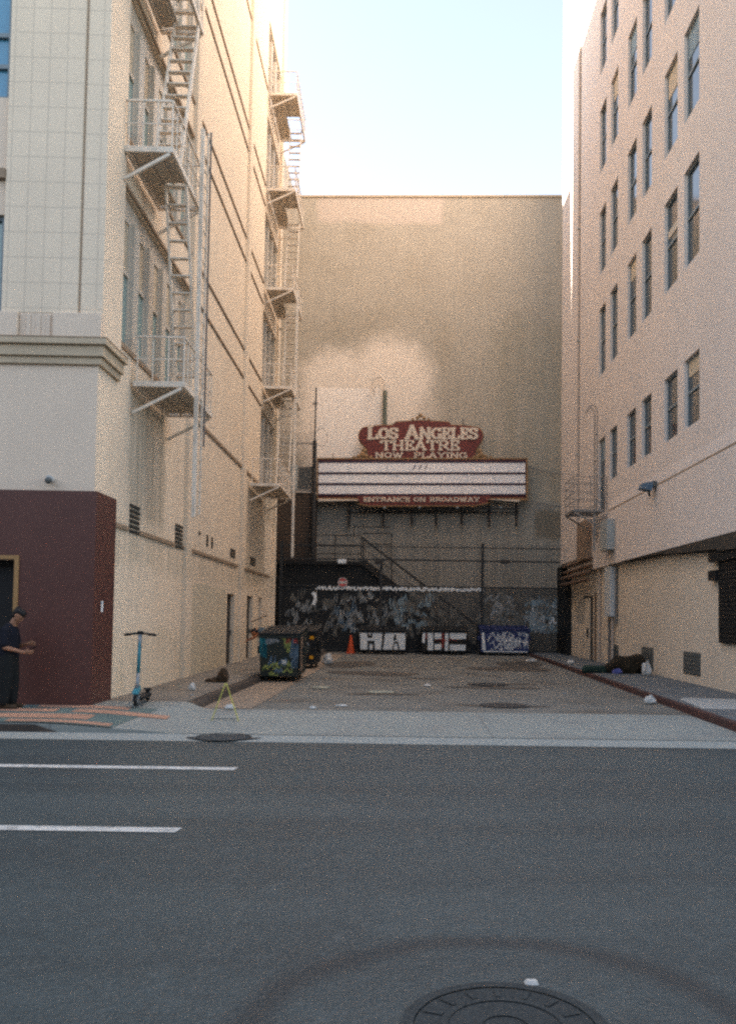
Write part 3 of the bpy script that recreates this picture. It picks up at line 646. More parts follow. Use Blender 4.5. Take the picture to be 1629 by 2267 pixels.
# corner strip, belt moulding and shallow lower band
MB().box(-.07, -.002, ry(33.3), RL, 3.95, RHt).build('corner_pier', M['pink'], RB)
bd = MB().box(-.045, -.002, ry(13.9), ry(28.1), 3.42, 5.17)
bd.build('lower_band', M['pink'], RB)
MB().box(-.05, -.003, ry(13.9), ry(28.1), 5.175, 5.215).build('belt_groove', M['dirt_ledge'], RB)
MB().hexa([(-.035, ry(13.9), 5.22), (-.002, ry(13.9), 5.22), (-.002, ry(28.1), 5.22), (-.035, ry(28.1), 5.22), (-.005, ry(13.9), 5.52), (-.002, ry(13.9), 5.52), (-.002, ry(28.1), 5.52), (-.005, ry(28.1), 5.52)]).build('belt_moulding', M['pink'], RB)
sf = MB(); _aw = [(13.9, 2.92), (18.2, 3.10), (22.0, 3.30), (26.5, 3.395)]
for (ya, za), (yb, zb) in zip(_aw, _aw[1:]):
    sf.hexa([(-.035, ry(ya), za + .05), (.198, ry(ya), za), (.198, ry(yb), zb), (-.035, ry(yb), zb + .01), (-.035, ry(ya), 3.415), (.198, ry(ya), 3.415), (.198, ry(yb), 3.415), (-.035, ry(yb), 3.415)])
sf.build('rolled_awning', M['awning'], RB)
for ri, (z0, z1) in enumerate(rows):
    for ci, (a, b) in enumerate(cols):
        zz = 5.32 if (ri == 0 and ci == 5) else z0
        a_, b_ = ry(a), ry(b); t = .05; x0, x1 = .08, .14
        f = MB(); f.box(x0, x1, a_, a_ + t, zz, z1); f.box(x0, x1, b_ - t, b_, zz, z1); f.box(x0, x1, a_ + t, b_ - t, zz, zz + t); f.box(x0, x1, a_ + t, b_ - t, z1 - t, z1)
        zm = (zz + z1) / 2; f.box(x0 - .01, x1 - .01, a_ + t, b_ - t, zm, zm + .06)
        wnd = f.build('window', M['frame_grey'], RB)
        MB().box(.105, .12, a_ + t, b_ - t, zz + t, z1 - t).build('pane', M['glass_dark'], wnd)
        q = (ri * 7 + ci * 5) % 11
        if q in (0, 3, 8):
            hgt = (z1 - zz) * (.22 + .3 * ((q * 37) % 5) / 5)
            MB().box(.092, .104, a_ + t + .02, b_ - t - .02, z1 - t - hgt, z1 - t).build('blind', M['g_blue'] if q == 3 else M['blind'], wnd)
        if (ri, ci) == (1, 1): MB().box(.088, .104, a_ + t, b_ - t, 11.55, 11.75).build('sash_rail', M['frame_pale'], wnd)
# ground-floor features
MB().box(.16, .198, ry(31.5), ry(33.0), .13, 2.5).build('door_frame', M['door_dark'], RB)
MB().box(.135, .158, ry(31.75), ry(32.85), .14, 2.42).build('service_door', M['pink_low'], RB)
MB().box(.09, .134, ry(32.0), ry(32.1), .95, 1.3).build('door_handle', M['black'], RB)
for a, b, z0, z1 in ((19.88, 21.09, .33, .87), (23.72, 24.88, .23, .86), (27.65, 28.4, .30, .80)):
    v = MB().box(.185, .198, ry(a), ry(b), z0, z1)
    for k in range(5): v.box(.172, .184, ry(a) + .03, ry(b) - .03, z0 + .04 + k * .1, z0 + .09 + k * .1)
    v.build('floor_vent', M['vent_grey'], RB)
sh = MB().box(.12, .197, ry(14.2), ry(18.52), 1.15, 3.06)
for k in range(19): sh.box(.105, .119, ry(14.25), ry(18.48), 1.18 + k * .095, 1.25 + k * .095)
sh.build('roll_shutter', M['black'], RB)
MB().box(.05, .198, ry(18.55), ry(18.98), 2.50, 2.72).build('shutter_motor', M['black'], RB)
MB().box(.03, .197, ry(14.2), ry(18.9), 2.90, 3.12).build('shutter_housing', M['black'], RB)
for z in (3.05, 3.3, 3.55, 3.8):
    MB().tube((-.06 - .1 * (z < 3.4), ry(30.6), z), (-.06 - .1 * (z < 3.4), ry(36), z), .07, n=8).build('pipe', M['pipe_dark'], RB)
MB().box(.0, .19, ry(35.62), ry(38.0), 0, 3.9).build('gap_shade_box', M['black'], RB)  # black box stands in for the shaded gap beside the fence
rb_roof = MB().box(-.1, 22, ry(13.8), RL + .1, RHt + .001, RHt + .6).build('parapet', M['pink'], RB)
# conduits and boxes on the right wall
cd = thing('conduit', 'tall vertical drain pipe up the corner of the pink building', 'pipe', (RX, 33.25, 0), 0)
MB().tube((-.05, 0, 3.95), (-.05, 0, 30), .045, n=8).build('pipe', M['pipe'], cd)
for z in (8, 12.5, 17): MB().box(-.11, -.0, -.07, .07, z, z + .05).build('clamp', M['box_grey'], cd)
bx = thing('electrical_box', 'grey metal electrical box on the right wall under the small balcony', 'electrical box', (RX, 27.6, 0), 0, 'boxes on the right wall')
MB().box(-.30, -.055, -.45, .55, 3.85, 4.82).build('cabinet', M['box_grey'], bx, bevel=.01); MB().box(-.31, -.30, -.40, .50, 3.9, 4.77).build('cover', M['box_grey'], bx)
MB().bar((-.28, -.3, 3.84), (-.28, -.3, 3.55), .03).build('strap', M['iron_dark'], bx)
bx2 = thing('electrical_box', 'tall brown weathered box on the pink wall left of the balcony ladder', 'electrical box', (RX, 31.6, 0), 0, 'boxes on the right wall')
MB().box(-.20, -.004, -.75, .95, 3.8, 5.25).build('cabinet', M['box_brown'], bx2, bevel=.01); MB().box(-.215, -.201, -.7, .9, 3.85, 5.2).build('cover', M['box_brown'], bx2)
cb = thing('meter_cabinet', 'long pale vertical cabinet low on the right wall below the grey box', 'electrical box', (RX, 28.3, 0), 0)
MB().box(-.02, .195, -.42, .42, 1.72, 3.36).build('cabinet', M['pipe_light'], cb, bevel=.01)
MB().tube((.11, -.2, .14), (.11, -.2, 1.72), .05, n=8).build('pipe', M['pipe'], cb); MB().tube((.12, .3, .14), (.12, .3, 1.72), .05, n=8).build('pipe', M['iron_dark'], cb)
MB().tube((.14, -.55, 1.5), (.14, -.55, 3.38), .045, n=8).build('conduit', M['iron_dark'], cb)
cv = thing('conduit', 'thin pipe running down beside the service door on the right wall', 'pipe', (RX + .15, 30.2, 0), 0)
MB().tube((0, 0, .13), (0, 0, 3.4), .05, n=8).build('pipe', M['pipe'], cv); MB().tube((-.0, .7, .13), (-.0, .7, 2.6), .03, n=8).build('branch', M['pipe_dark'], cv)
# wall lamp
wlp = thing('wall_lamp', 'dark floodlight hanging on the belt line of the pink wall', 'wall lamp', (RX - .05, 22.7, 5.2), 0)
MB().box(-.10, 0, -.15, .15, -.04, .10).build('bracket', M['vent_grey'], wlp)
MB().hexa([(-.42, -.18, -.10), (-.12, -.18, -.16), (-.12, .18, -.16), (-.42, .18, -.10), (-.38, -.16, .04), (-.10, -.16, .08), (-.10, .16, .08), (-.38, .16, .04)]).build('lamp_head', M['g_dblue'], wlp)
MB().tube((-.18, 0, -.16), (-.14, 0, -.30), .03).build('sensor', M['black'], wlp)
# balcony fire escape on right wall
rf_ = thing('fire_escape_balcony', 'small dark iron balcony with hoop-topped ladder on the right wall', 'balcony', (RX, 28.4, 0), 0)
M['rail_grey'] = mat('grey_railing', (0.24, 0.22, 0.20), 0.6, 0.1, 4)
pf = MB(); pf.box(-1.15, -.08, 0, .07, 5.20, 5.28); pf.box(-1.15, -.08, 1.45, 1.52, 5.20, 5.28); pf.box(-1.15, -1.08, .07, 1.45, 5.20, 5.28)
bp = pf.build('platform', M['rail_grey'], rf_)
g = MB()
for i in range(13): g.box(-1.08, -.08, .1 + i * .103, .1 + i * .103 + .05, 5.22, 5.25)
g.build('grating', M['rail_grey'], bp)
r_ = MB()
for z in (5.55, 5.82, 6.10, 6.38): r_.tube((-1.12, .03, z), (-1.12, 1.49, z), .013, n=6); r_.tube((-1.12, .03, z), (-.0, .03, z), .013, n=6); r_.tube((-1.12, 1.49, z), (0, 1.49, z), .013, n=6)
for x, y in ((-1.12, .03), (-1.12, 1.49), (-.56, .03), (-1.12, .76), (-.03, .03)): r_.tube((x, y, 5.28), (x, y, 6.38), .015, n=6)
M['rail_grey'] = mat('grey_railing', (0.26, 0.235, 0.21), 0.6, 0.1, 4)
r_.build('railing', M['rail_grey'], rf_)
for u in (.05, 1.45): MB().bar((-1.1, u, 5.19), (0, u, 4.55), .05).build('bracket', M['rail_grey'], rf_)
ld = MB()
for u in (.35, .75):
    ld.tube((-.28, u, 4.2), (-.28, u, 8.6), .02, n=6)
    ld.path([(-.44 + .16 * math.cos(t * math.pi / 6), u, 8.6 + .28 * math.sin(t * math.pi / 6)) for t in range(7)], .02)
for i in range(14): ld.tube((-.28, .35, 4.3 + i * .3), (-.28, .75, 4.3 + i * .3), .013, n=6)
ld.build('ladder', M['rail_grey'], rf_)
MB().bar((-.42, .1, 5.19), (-.42, .1, 3.9), .07).build('post', M['rail_grey'], rf_)

# ------------------------------------------------------------------ theatre at the end of the alley
TY = 41.0
TB = thing('theatre_building', 'huge windowless tan painted brick wall closing the end of the alley', 'building', (0, TY, 0), 0)
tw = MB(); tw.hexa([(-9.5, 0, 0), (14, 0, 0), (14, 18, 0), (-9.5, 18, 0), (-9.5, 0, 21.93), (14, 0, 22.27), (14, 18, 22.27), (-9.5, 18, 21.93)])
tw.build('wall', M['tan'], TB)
wg = MB().box(-30, -6.8, -5.75, 17.8, 0, 25.6); wg.build('added_shade_wing', M['tan'], TB)  # unseen block added to set the shadow line on the right wall
tc_ = MB().hexa([(-6.7, -.06, 21.97), (14, -.06, 22.28), (14, .4, 22.28), (-6.7, .4, 21.97), (-6.7, -.06, 22.07), (14, -.06, 22.38), (14, .4, 22.38), (-6.7, .4, 22.07)]); tc_.build('coping', M['cornice'], TB)
# low dark brick annex with rooftop fence
an = thing('brick_annex', 'low dark brown brick annex in the left corner beside the marquee sign', 'annex', (-5.5, 39.6, 0), 0)
MB().box(-1.3, 1.05, 0, 1.38, 0, 7.3).build('wall', M['brick_dark'], an)
MB().box(-1.3, 1.10, -.05, 1.38, 7.301, 7.4).build('coping', M['pipe'], an)
MB().box(-.05, .25, -.12, 0, 7.41, 8.6).build('duct', M['box_grey'], an)
MB().box(.26, .98, .3, 1.0, 7.41, 8.55).build('roof_unit', M['vent_grey'], an)
rff = thing('rooftop_fence', 'tall pale barred fence on the roof of the dark brick annex', 'fence', (-6.6, 39.7, 7.4), 0)
f = MB()
for i in range(24): f.box(i * .09, i * .09 + .018, 0, .018, 0, 2.75)
f.build('bars', M['rail_grey'], rff)
f = MB(); f.box(0, 2.15, -.02, -.001, 2.2, 2.27); f.box(0, 2.15, -.02, -.001, 1.1, 1.15); f.box(0, 2.15, -.02, -.001, .05, .1); f.build('rail', M['rail_grey'], rff)
pp = thing('fence_post', 'tall dark post with a coil of wire left of the marquee sign', 'post', (-4.45, 39.4, 0), 0)
MB().tube((0, 0, 4.3), (0, 0, 9.7), .11, .09).build('post', M['steel'], pp); MB().tube((0, 0, 9.7), (.02, 0, 12.2), .035).build('pole', M['steel'], pp)
c_ = MB(); c_.path([(.28 + .28 * math.cos(t * .5), .02 * t, 9.9 + .42 * math.sin(t * .5)) for t in range(14)], .012, 5); c_.path([(-.15, 0, 11.4), (0, 0, 11.5), (.1, 0, 11.45)], .05, 5); c_.build('wire_coil', M['rail_grey'], pp)
# lamp behind the sign
gl = thing('swan_neck_pipe', 'dark green swan neck vent pipe rising behind the marquee sign', 'pipe', (-1.28, 40.6, 0), 0)
M['pipe_green'] = mat('green_grey_pipe', (0.12, 0.13, 0.10), 0.7)
MB().tube((0, 0, 10.6), (0, 0, 12.4), .10, n=10).build('pipe', M['pipe_green'], gl)
gp = MB(); gp.path([(0, 0, 12.4)] + [(-.30 + .30 * math.cos(t * math.pi / 8), 0, 12.75 + .34 * math.sin(t * math.pi / 8)) for t in range(9)] + [(-.6, 0, 12.55), (-.45, 0, 12.35)], .05, 8); gp.build('neck', M['tan'], gl)

# ---- marquee sign: local units metres, y towards the viewer is negative
MY = 40.45; MS = MY / 1900.0
MQ = thing('marquee_sign', 'red and cream theatre marquee sign with three empty white letter rows', 'sign', (.55, MY, 8.03), 0)
MQ.rotation_euler = (0, -0.0135, 0)
def mq(px, py): return ((px - 936) * MS, (1067 - py) * MS)
def mbox(mb, x0, x1, y0, y1, d0, d1):
    a, zt = mq(x0, y0); b, zb = mq(x1, y1); mb.box(a, b, -d1, -d0, zb, zt)
b_ = MB(); mbox(b_, 703, 1169, 1017, 1106, 0, .30); b_.build('sign_body', M['sign_red'], MQ)
b_ = MB(); 
for a in ((703, 1169, 1016, 1019, .301, .34), (1165, 1169, 1019, 1104, .301, .34), (703, 706, 1019, 1104, .301, .34), (703, 800, 1105, 1110, .20, .345), (1066, 1169, 1105, 1110, .20, .345)): mbox(b_, *a)
b_.build('gold_edge', M['sign_gold'], MQ)
for i, (y0, y1) in enumerate(((1027, 1048), (1053, 1072), (1077, 1096))):
    b_ = MB(); mbox(b_, 707, 1163, y0, y1, .302, .33)
    rowp = b_.build('letter_row', M['sign_white'], MQ)
    b_ = MB()
    for sx in ((772, 858, 1085), (880, 1096), (771, 912, 1025, 1150))[i]: mbox(b_, sx, sx + .7, y0, y1, .331, .334)
    b_.build('panel_seam', M['g_grey'], rowp)
    b_ = MB(); mbox(b_, 706, 1164, y1, y1 + 3.6, .304, .36); b_.build('letter_rail', M['sign_rail'], MQ)
b_ = MB(); mbox(b_, 706, 1164, 1022.5, 1026.5, .304, .35); b_.build('letter_rail', M['sign_rail'], MQ)
def arc(cx, cy, rx, ry_, a0, a1, n=10):
    return [(cx + rx * math.cos(R(a0 + (a1 - a0) * i / n)), cy + ry_ * math.sin(R(a0 + (a1 - a0) * i / n))) for i in range(n + 1)]
# crest outline in sign pixels (y down)
def crest(g=0.0):
    P = [(1052 + g, 1020), (1054 + g, 998)] + arc(1053, 967, 17 + g, 20 + g, 60, -90, 9) + [(1028, 944 - g), (1000, 943 - g)]
    P += [(995, 936 - g), (935, 932 - g), (877, 936 - g), (870, 943 - g), (838, 944 - g)] + arc(813, 967, 17 + g, 20 + g, 270, 120, 9) + [(815 - g, 998), (817 - g, 1020)]
    return P
def mf(d0): return lambda x, y, d: (mq(x, y)[0], -(d0 + d), mq(x, y)[1])
MB().prism(crest(2.4), mf(.10), .14).build('crest_edge', M['sign_gold'], MQ)
MB().prism(crest(0), mf(.242), .06).build('crest_panel', M['sign_red'], MQ)
for (cx, cy, r) in ((808, 1000, 6), (804, 1009, 7), (812, 1012, 5), (795, 1013, 5), (785, 1015, 4), (1062, 1000, 6), (1066, 1009, 7), (1059, 1013, 5), (1076, 1013, 5), (1087, 1015, 4), (932, 921, 5), (925, 926, 4), (940, 926, 4), (915, 929, 3), (950, 929, 3), (1050, 1014, 4), (822, 1014, 4)):
    MB().sphere((mq(cx, cy)[0], -.30, mq(cx, cy)[1]), r * MS, (1, .5, 1), 10).build('scroll_ornament', M['sign_gold'], MQ, smooth=True)
# bottom band
MB().prism([(790, 1100), (800, 1118), (820, 1122), (1050, 1121), (1078, 1116), (1088, 1100)], mf(.20), .16).build('text_band', M['sign_red'], MQ)
MB().prism([(788, 1117), (800, 1120), (820, 1124.5), (1050, 1123.5), (1078, 1118), (1092, 1114), (1078, 1115.8), (1050, 1121.2), (820, 1122.2), (801, 1118)], mf(.20), .17).build('gold_edge', M['sign_gold'], MQ)
b_ = MB(); b_.prism([(707, 1107), (795, 1109), (795, 1111), (707, 1113)], mf(.35), .02); b_.prism([(1072, 1107.5), (1150, 1109), (1150, 1113), (1140, 1113)], mf(.35), .02)
b_.build('scroll_ornament', M['sign_cream'], MQ)
# lettering built from strokes with slab serifs
G = {
 'L': (.78, [[(.05, .05), (.70, .05), (.74, .30)], [(.22, 0), (.22, 1)], [(.05, .95), (.42, .95)]]),
 'O': (.92, [arc(.46, .5, .34, .43, 0, 360, 16)]),
 'S': (.74, [[(.62, .92), (.62, .70)], arc(.36, .73, .26, .21, 20, 250, 8) + arc(.36, .27, .27, .22, 90, -160, 8), [(.09, .08), (.09, .30)]]),
 'A': (.98, [[(.14, .0), (.49, 1)], [(.84, 0), (.49, 1)], [(.28, .32), (.70, .32)], [(0, .04), (.30, .04)], [(.66, .04), (.98, .04)]]),
 'N': (.98, [[(.18, 0), (.18, 1)], [(.18, 1), (.80, 0)], [(.80, 0), (.80, 1)], [(.03, .04), (.34, .04)], [(.66, .96), (.95, .96)], [(.02, .96), (.2, .96)]]),
 'G': (.90, [arc(.45, .5, .34, .43, 50, 330, 14), [(.78, .05), (.78, .42)], [(.55, .42), (.88, .42)], [(.72, .95), (.72, .72)]]),
 'E': (.76, [[(.20, 0), (.20, 1)], [(.03, .05), (.68, .05), (.70, .28)], [(.03, .95), (.66, .95), (.67, .74)], [(.2, .5), (.52, .5)], [(.5, .38), (.5, .62)]]),
 'T': (.86, [[(.43, 0), (.43, 1)], [(.05, .76), (.06, .95), (.80, .95), (.81, .76)], [(.26, .04), (.60, .04)]]),
 'H': (.98, [[(.20, 0), (.20, 1)], [(.78, 0), (.78, 1)], [(.2, .5), (.78, .5)], [(.04, .04), (.36, .04)], [(.62, .04), (.94, .04)], [(.04, .96), (.36, .96)], [(.62, .96), (.94, .96)]]),
 'R': (.92, [[(.20, 0), (.20, 1)], [(.2, .95), (.5, .95)] + arc(.50, .72, .24, .23, 90, -90, 8) + [(.2, .49)], [(.48, .48), (.84, .03)], [(.04, .04), (.36, .04)], [(.04, .96), (.2, .96)], [(.76, .04), (.92, .04)]]),
 'W': (1.2, [[(.12, 1), (.36, 0)], [(.36, 0), (.58, .9)], [(.58, .9), (.82, 0)], [(.82, 0), (1.06, 1)], [(0, .96), (.26, .96)], [(.92, .96), (1.18, .96)]]),
 'P': (.82, [[(.20, 0), (.20, 1)], [(.2, .95), (.48, .95)] + arc(.48, .70, .25, .25, 90, -90, 8) + [(.2, .45)], [(.04, .04), (.38, .04)], [(.04, .96), (.2, .96)]]),
 'Y': (.92, [[(.46, 0), (.46, .5)], [(.12, 1), (.46, .45)], [(.80, 1), (.46, .45)], [(.28, .04), (.64, .04)], [(0, .96), (.28, .96)], [(.66, .96), (.92, .96)]]),
 'I': (.46, [[(.23, 0), (.23, 1)], [(.05, .04), (.41, .04)], [(.05, .96), (.41, .96)]]),
 'C': (.86, [arc(.45, .5, .34, .43, 50, 310, 14), [(.72, .95), (.72, .72)]]),
 'B': (.84, [[(.20, 0), (.20, 1)], [(.04, .95), (.45, .95)] + arc(.45, .73, .22, .22, 90, -90, 7) + [(.2, .51)], [(.2, .51), (.5, .51)] + arc(.5, .28, .24, .23, 90, -90, 7) + [(.04, .05)]]),
 'D': (.88, [[(.20, 0), (.20, 1)], [(.04, .95), (.40, .95)] + arc(.40, .5, .36, .45, 90, -90, 10) + [(.04, .05)]]),
}
def letters(txt, x0, x1, ytop, ybot, d0, name, m, parent, caps=None, thick=.15, conv=None):
    adv = [(.55 if ch == ' ' else G[ch][0] * (1.25 if caps and i in caps else 1.0)) for i, ch in enumerate(txt)]
    sx = (x1 - x0) / sum(adv); hh = ybot - ytop; x = x0
    for i, ch in enumerate(txt):
        if ch == ' ': x += adv[i] * sx; continue
        big = 1.25 if caps and i in caps else 1.0
        hgt = hh * (1.0 if big > 1 or not caps else .84)
        w_, strokes = G[ch]; mb = MB(); k = 0
        for stv in strokes:
            for p, q in zip(stv, stv[1:]):
                px0, py0 = x + p[0] * sx * big, ybot - p[1] * hgt; px1, py1 = x + q[0] * sx * big, ybot - q[1] * hgt
                dx, dy = px1 - px0, py1 - py0; ln = math.hypot(dx, dy)
                if ln < 1e-6: continue
                tk = hgt * (thick * .62 + thick * .75 * abs(dy) / ln) / 2; ux, uy = dx / ln, dy / ln
                px0 -= ux * tk * .35; py0 -= uy * tk * .35; px1 += ux * tk * .35; py1 += uy * tk * .35
                P = [(px0 - uy * tk, py0 + ux * tk), (px1 - uy * tk, py1 + ux * tk), (px1 + uy * tk, py1 - ux * tk), (px0 + uy * tk, py0 - ux * tk)]
                mb.prism(P, conv(d0) if conv else mf(d0), .03 + .0022 * k); k += 1
        mb.build(name, m, parent); x += adv[i] * sx
letters('LOS ANGELES', 813, 1059, 944, 974, .303, 'letter', M['sign_cream'], MQ, caps=(0, 4), thick=.21)
letters('THEATRE', 844, 1018, 977, 999, .303, 'letter', M['sign_cream'], MQ, thick=.20)
letters('NOW  PLAYING', 831, 1035, 1004, 1016, .303, 'letter', M['sign_cream'], MQ, thick=.22)
letters('ENTRANCE ON BROADWAY', 806, 1062, 1104, 1113.5, .362, 'letter', M['sign_cream'], MQ, thick=.22)
b_ = MB()
for x in (914, 927, 940): b_.prism([(x, 1043), (x + 1.6, 1043), (x + 8, 1033), (x + 5.5, 1032)], mf(.332), .006)
b_.build('loose_characters', M['sign_rail'], MQ)
# supports below
b_ = MB(); a0, z0 = mq(770, 1128); a1, z1 = mq(1152, 1128)
b_.bar((a0, -.10, z0), (a1, -.10, z0), .07); b_.bar((a0, .35, z0 - .1), (a1, .35, z0 - .1), .05)
for px in (773, 849, 913, 967, 1024, 1085, 1146):
    a, z = mq(px, 1108); _, zb = mq(px, 1165 if px not in (913, 1024) else 1160); b_.bar((a, .2, z), (a, .2, zb), .11); b_.bar((a, -.10, z0), (a, .5, z0), .05)
b_.build('support_frame', M['steel'], MQ)
for px in (855, 932, 1015, 1110):
    a, z = mq(px, 1127); b_ = MB(); b_.tube((a, -.12, z), (a - .05, -.55, z - .06), .025); b_.sphere((a - .05, -.6, z - .03), .07, (1, 1, .7), 8); b_.build('sign_light', M['g_grey'], MQ)
for px, py in ((737, 1003), (1027, 925), (868, 935)):
    a, z = mq(px, py); _, zb = mq(px, 1018 if px < 800 else 942); MB().box(a - .02, a + .02, .02, .05, zb, z).build('rod', M['steel'], MQ)
# cables sagging off the right of the sign
cbl = MB(); cbl.path([(5.3 + i * .25, 40.7, 8.9 - .05 * i + .02 * math.sin(i)) for i in range(10)], .03, 5); cbl.path([(5.2 + i * .25, 40.7, 7.3 - .04 * i) for i in range(10)], .025, 5)
tag(cbl.build('cable', M['rail_grey']), 'thin cables running from the marquee to the right building', 'cable')

# ---- metal stair in front of the theatre
SY = 39.0
stg = thing('metal_stair', 'black steel stair and landing descending to the right behind the graffiti gate', 'stair', (0, SY, 0), 0)
MB().box(-7.2, -2.1, 0, 1.9, 3.95, 4.12).build('landing', M['black'], stg)
MB().prism([(-7.2, .03), (1.9, .03), (-.4, 2.55), (-2.12, 3.948), (-7.2, 3.948)], lambda x, z, d: (x, .15 + d, z), .08).build('black_screen', M['black'], stg)
s_ = MB(); x0, z0, x1, z1 = -2.1, 4.1, 3.1, .15
for y in (0, 1.0): s_.bar((x0, y, z0), (x1, y, z1), .06, .28)
s_.build('stringer', M['stair_steel'], stg)
t_ = MB()
for i in range(20):
    t = (i + .5) / 20; x = x0 + (x1 - x0) * t; z = z0 + (z1 - z0) * t; t_.box(x - .14, x + .14, .04, .96, z - .02, z + .02)
t_.build('treads', M['stair_steel'], stg)
r_ = MB(); up = 1.12
for k in (1.0, .62): r_.bar((x0 - .1, 0, z0 + up * k), (x1, 0, z1 + up * k), .07 if k == 1 else .03, .09 if k == 1 else .03)
for i in range(5): t = i / 4; r_.bar((x0 + (x1 - x0) * t, 0, z0 + (z1 - z0) * t), (x0 + (x1 - x0) * t, 0, z0 + up + (z1 - z0) * t), .06)
for z in (4.45, 4.85, 5.3): r_.bar((-7.2, 0, z), (x0 - .1, 0, z), .04)
for x in (-6, -4.7, -3.4, -2.2): r_.bar((x, 0, 4.1), (x, 0, 5.3), .05)
r_.build('railing', M['stair_steel'], stg)
fr_ = MB()
for a, b in (((-2.2, .9, 5.5), (-.85, .9, 5.5)), ((-.85, .9, 5.5), (-.85, .9, 4.0)), ((-2.2, .9, 5.0), (-.85, .9, 5.0)), ((-2.6, .9, 5.3), (-2.6, .9, 5.9)), ((-2.6, .9, 5.8), (-.95, .9, 5.8))): fr_.bar(a, b, .045)
fr_.build('gate_frame', M['stair_steel'], stg)

# ---- security fence with graffiti screen
GY = 38.2
gt = thing('security_fence', 'tall black bar fence with graffiti covered lower screen across the alley end', 'fence', (0, GY, 0), 0)
PX0, PX1 = -5.75, 6.95
f = MB(); n = int((PX1 - PX0) / .115)
for i in range(n): x = PX0 + i * .115; f.box(x, x + .016, 0, .016, 2.9, 4.92)
f.build('bars', M['fence'], gt)['kind'] = 'stuff'
f = MB()
for z, h in ((4.12, .07), (4.72, .04), (2.94, .07), (.10, .08)): f.box(PX0, PX1, -.03, -.001, z, z + h)
f.build('rail', M['fence'], gt)
for x in (-5.7, -1.25, 3.25, 6.9):
    MB().box(x - .06, x + .06, -.06, .06, .03, 4.95 if x != -1.25 else 4.2).build('post', M['fence'], gt)
f = MB(); i = 0
while PX0 + i * .07 < PX1:
    x = PX0 + i * .07; f.box(x, x + .038, .02, .03, .03, 2.93); i += 1
k = 0
while .05 + k * .07 < 2.9: f.box(PX0, PX1, .031, .035, .05 + k * .07, .05 + k * .07 + .02); k += 1
f.build('mesh_screen', M['fence'], gt)['kind'] = 'stuff'
def ribbon(mb, pts, wd, y, rnd=0):
    for i in range(len(pts) - 1):
        (x0, z0), (x1, z1) = pts[i], pts[i + 1]; dx, dz = x1 - x0, z1 - z0; l = math.hypot(dx, dz)
        if l < 1e-5: continue
        nx, nz = -dz / l * wd / 2, dx / l * wd / 2; yy = y - .0006 * (i % 3)
        mb.quad((x0 + nx, yy, z0 + nz), (x0 - nx, yy, z0 - nz), (x1 - nx, yy, z1 - nz), (x1 + nx, yy, z1 + nz))
def scribble(x, z, w_, h_, n=9, rnd=random):
    P = []; ph = rnd.random() * 6.28; q = rnd.uniform(1.2, 3.2)
    for i in range(n):
        t = i / (n - 1); P.append((x + w_ * (t + .12 * math.sin(t * 14 + ph)), z + h_ * (.5 + .5 * math.sin(t * math.pi * 2 * q + ph)) * rnd.uniform(.6, 1)))
    return P
rr = random.Random(11)
for name, m, cnt, xr, zr, wd, wh, hh in (
    ('graffiti_tag', 'g_dim', 90, (-5.6, 4.9), (.9, 2.7), .04, (.15, .5), (.2, .7)),
    ('graffiti_tag', 'g_grey', 46, (-5.6, -.5), (.9, 2.6), .035, (.12, .4), (.25, .6)),
    ('graffiti_tag', 'g_dim', 46, (3.0, 6.6), (.9, 2.8), .06, (.2, .7), (.2, .6)),
    ('graffiti_tag', 'g_blue', 24, (-1.0, .9), (1.3, 2.6), .05, (.15, .4), (.2, .6)),
    ('graffiti_tag', 'g_grey', 30, (3.4, 6.6), (1.2, 2.7), .06, (.2, .7), (.2, .6)),
    ('graffiti_tag', 'g_blue', 34, (5.1, 6.3), (1.2, 2.5), .06, (.3, .7), (.2, .6)),
    ('graffiti_tag', 'g_white', 12, (5.3, 6.3), (1.3, 2.4), .05, (.2, .5), (.2, .5)),
    ('graffiti_tag', 'g_dblue', 10, (-3.6, -2.4), (1.2, 2.3), .05, (.1, .3), (.3, .6))):
    mb = MB()
    for i in range(cnt):
        ribbon(mb, scribble(rr.uniform(*xr), rr.uniform(*zr) - .3, rr.uniform(*wh), rr.uniform(*hh), 10, rr), wd * rr.uniform(.6, 1.3), -.004 - .004 * rr.random() - .0015 * i / 10, 0)
    mb.build(name, M[m], gt, recalc=False)['kind'] = 'stuff'
mb = MB(); x = -4.1
while x < 3.2:
    ribbon(mb, scribble(x, 2.78, .34, .20, 9, rr), .055, -.045 - .002 * rr.random()); x += rr.uniform(.22, .34)
mb.build('graffiti_line', M['g_white'], gt, recalc=False)
mb = MB(); ribbon(mb, [(-4.3, 2.55), (-4.2, 2.65), (-4.15, 2.4), (-4.25, 2.1)], .14, -.012); mb.build('graffiti_mark', M['g_white'], gt, recalc=False)
for (x, z, m) in ((-3.0, 4.05, 'g_white'), (-1.35, 4.02, 'steel'), (4.25, 4.13, 'steel')):
    t = thing('fence_light', {-3.0: 'pale box light on the fence rail above the round sign', -1.35: 'dark box light on the fence rail at the middle of the stair', 4.25: 'dark box light on the fence rail at the right of the long post'}[x], 'light', (x, GY - .1, z), 0, 'box lights on the fence rail')
    MB().box(-.19, .19, -.08, .06, -.09, .09).build('housing', M[m], t, bevel=.02); MB().box(-.15, .15, -.07, .05, -.11, -.091).build('lens', M['g_grey'], t)
ns = thing('round_sign', 'round red sign with a white bar on the graffiti fence', 'sign', (-2.95, GY - .09, 3.12), 0)
MB().tube((0, 0, 0), (0, .02, 0), .21, n=28).build('disc', M['red_sign'], ns); MB().box(-.165, .165, -.008, -.001, -.055, .055).build('bar', M['white'], ns)
mb = MB()
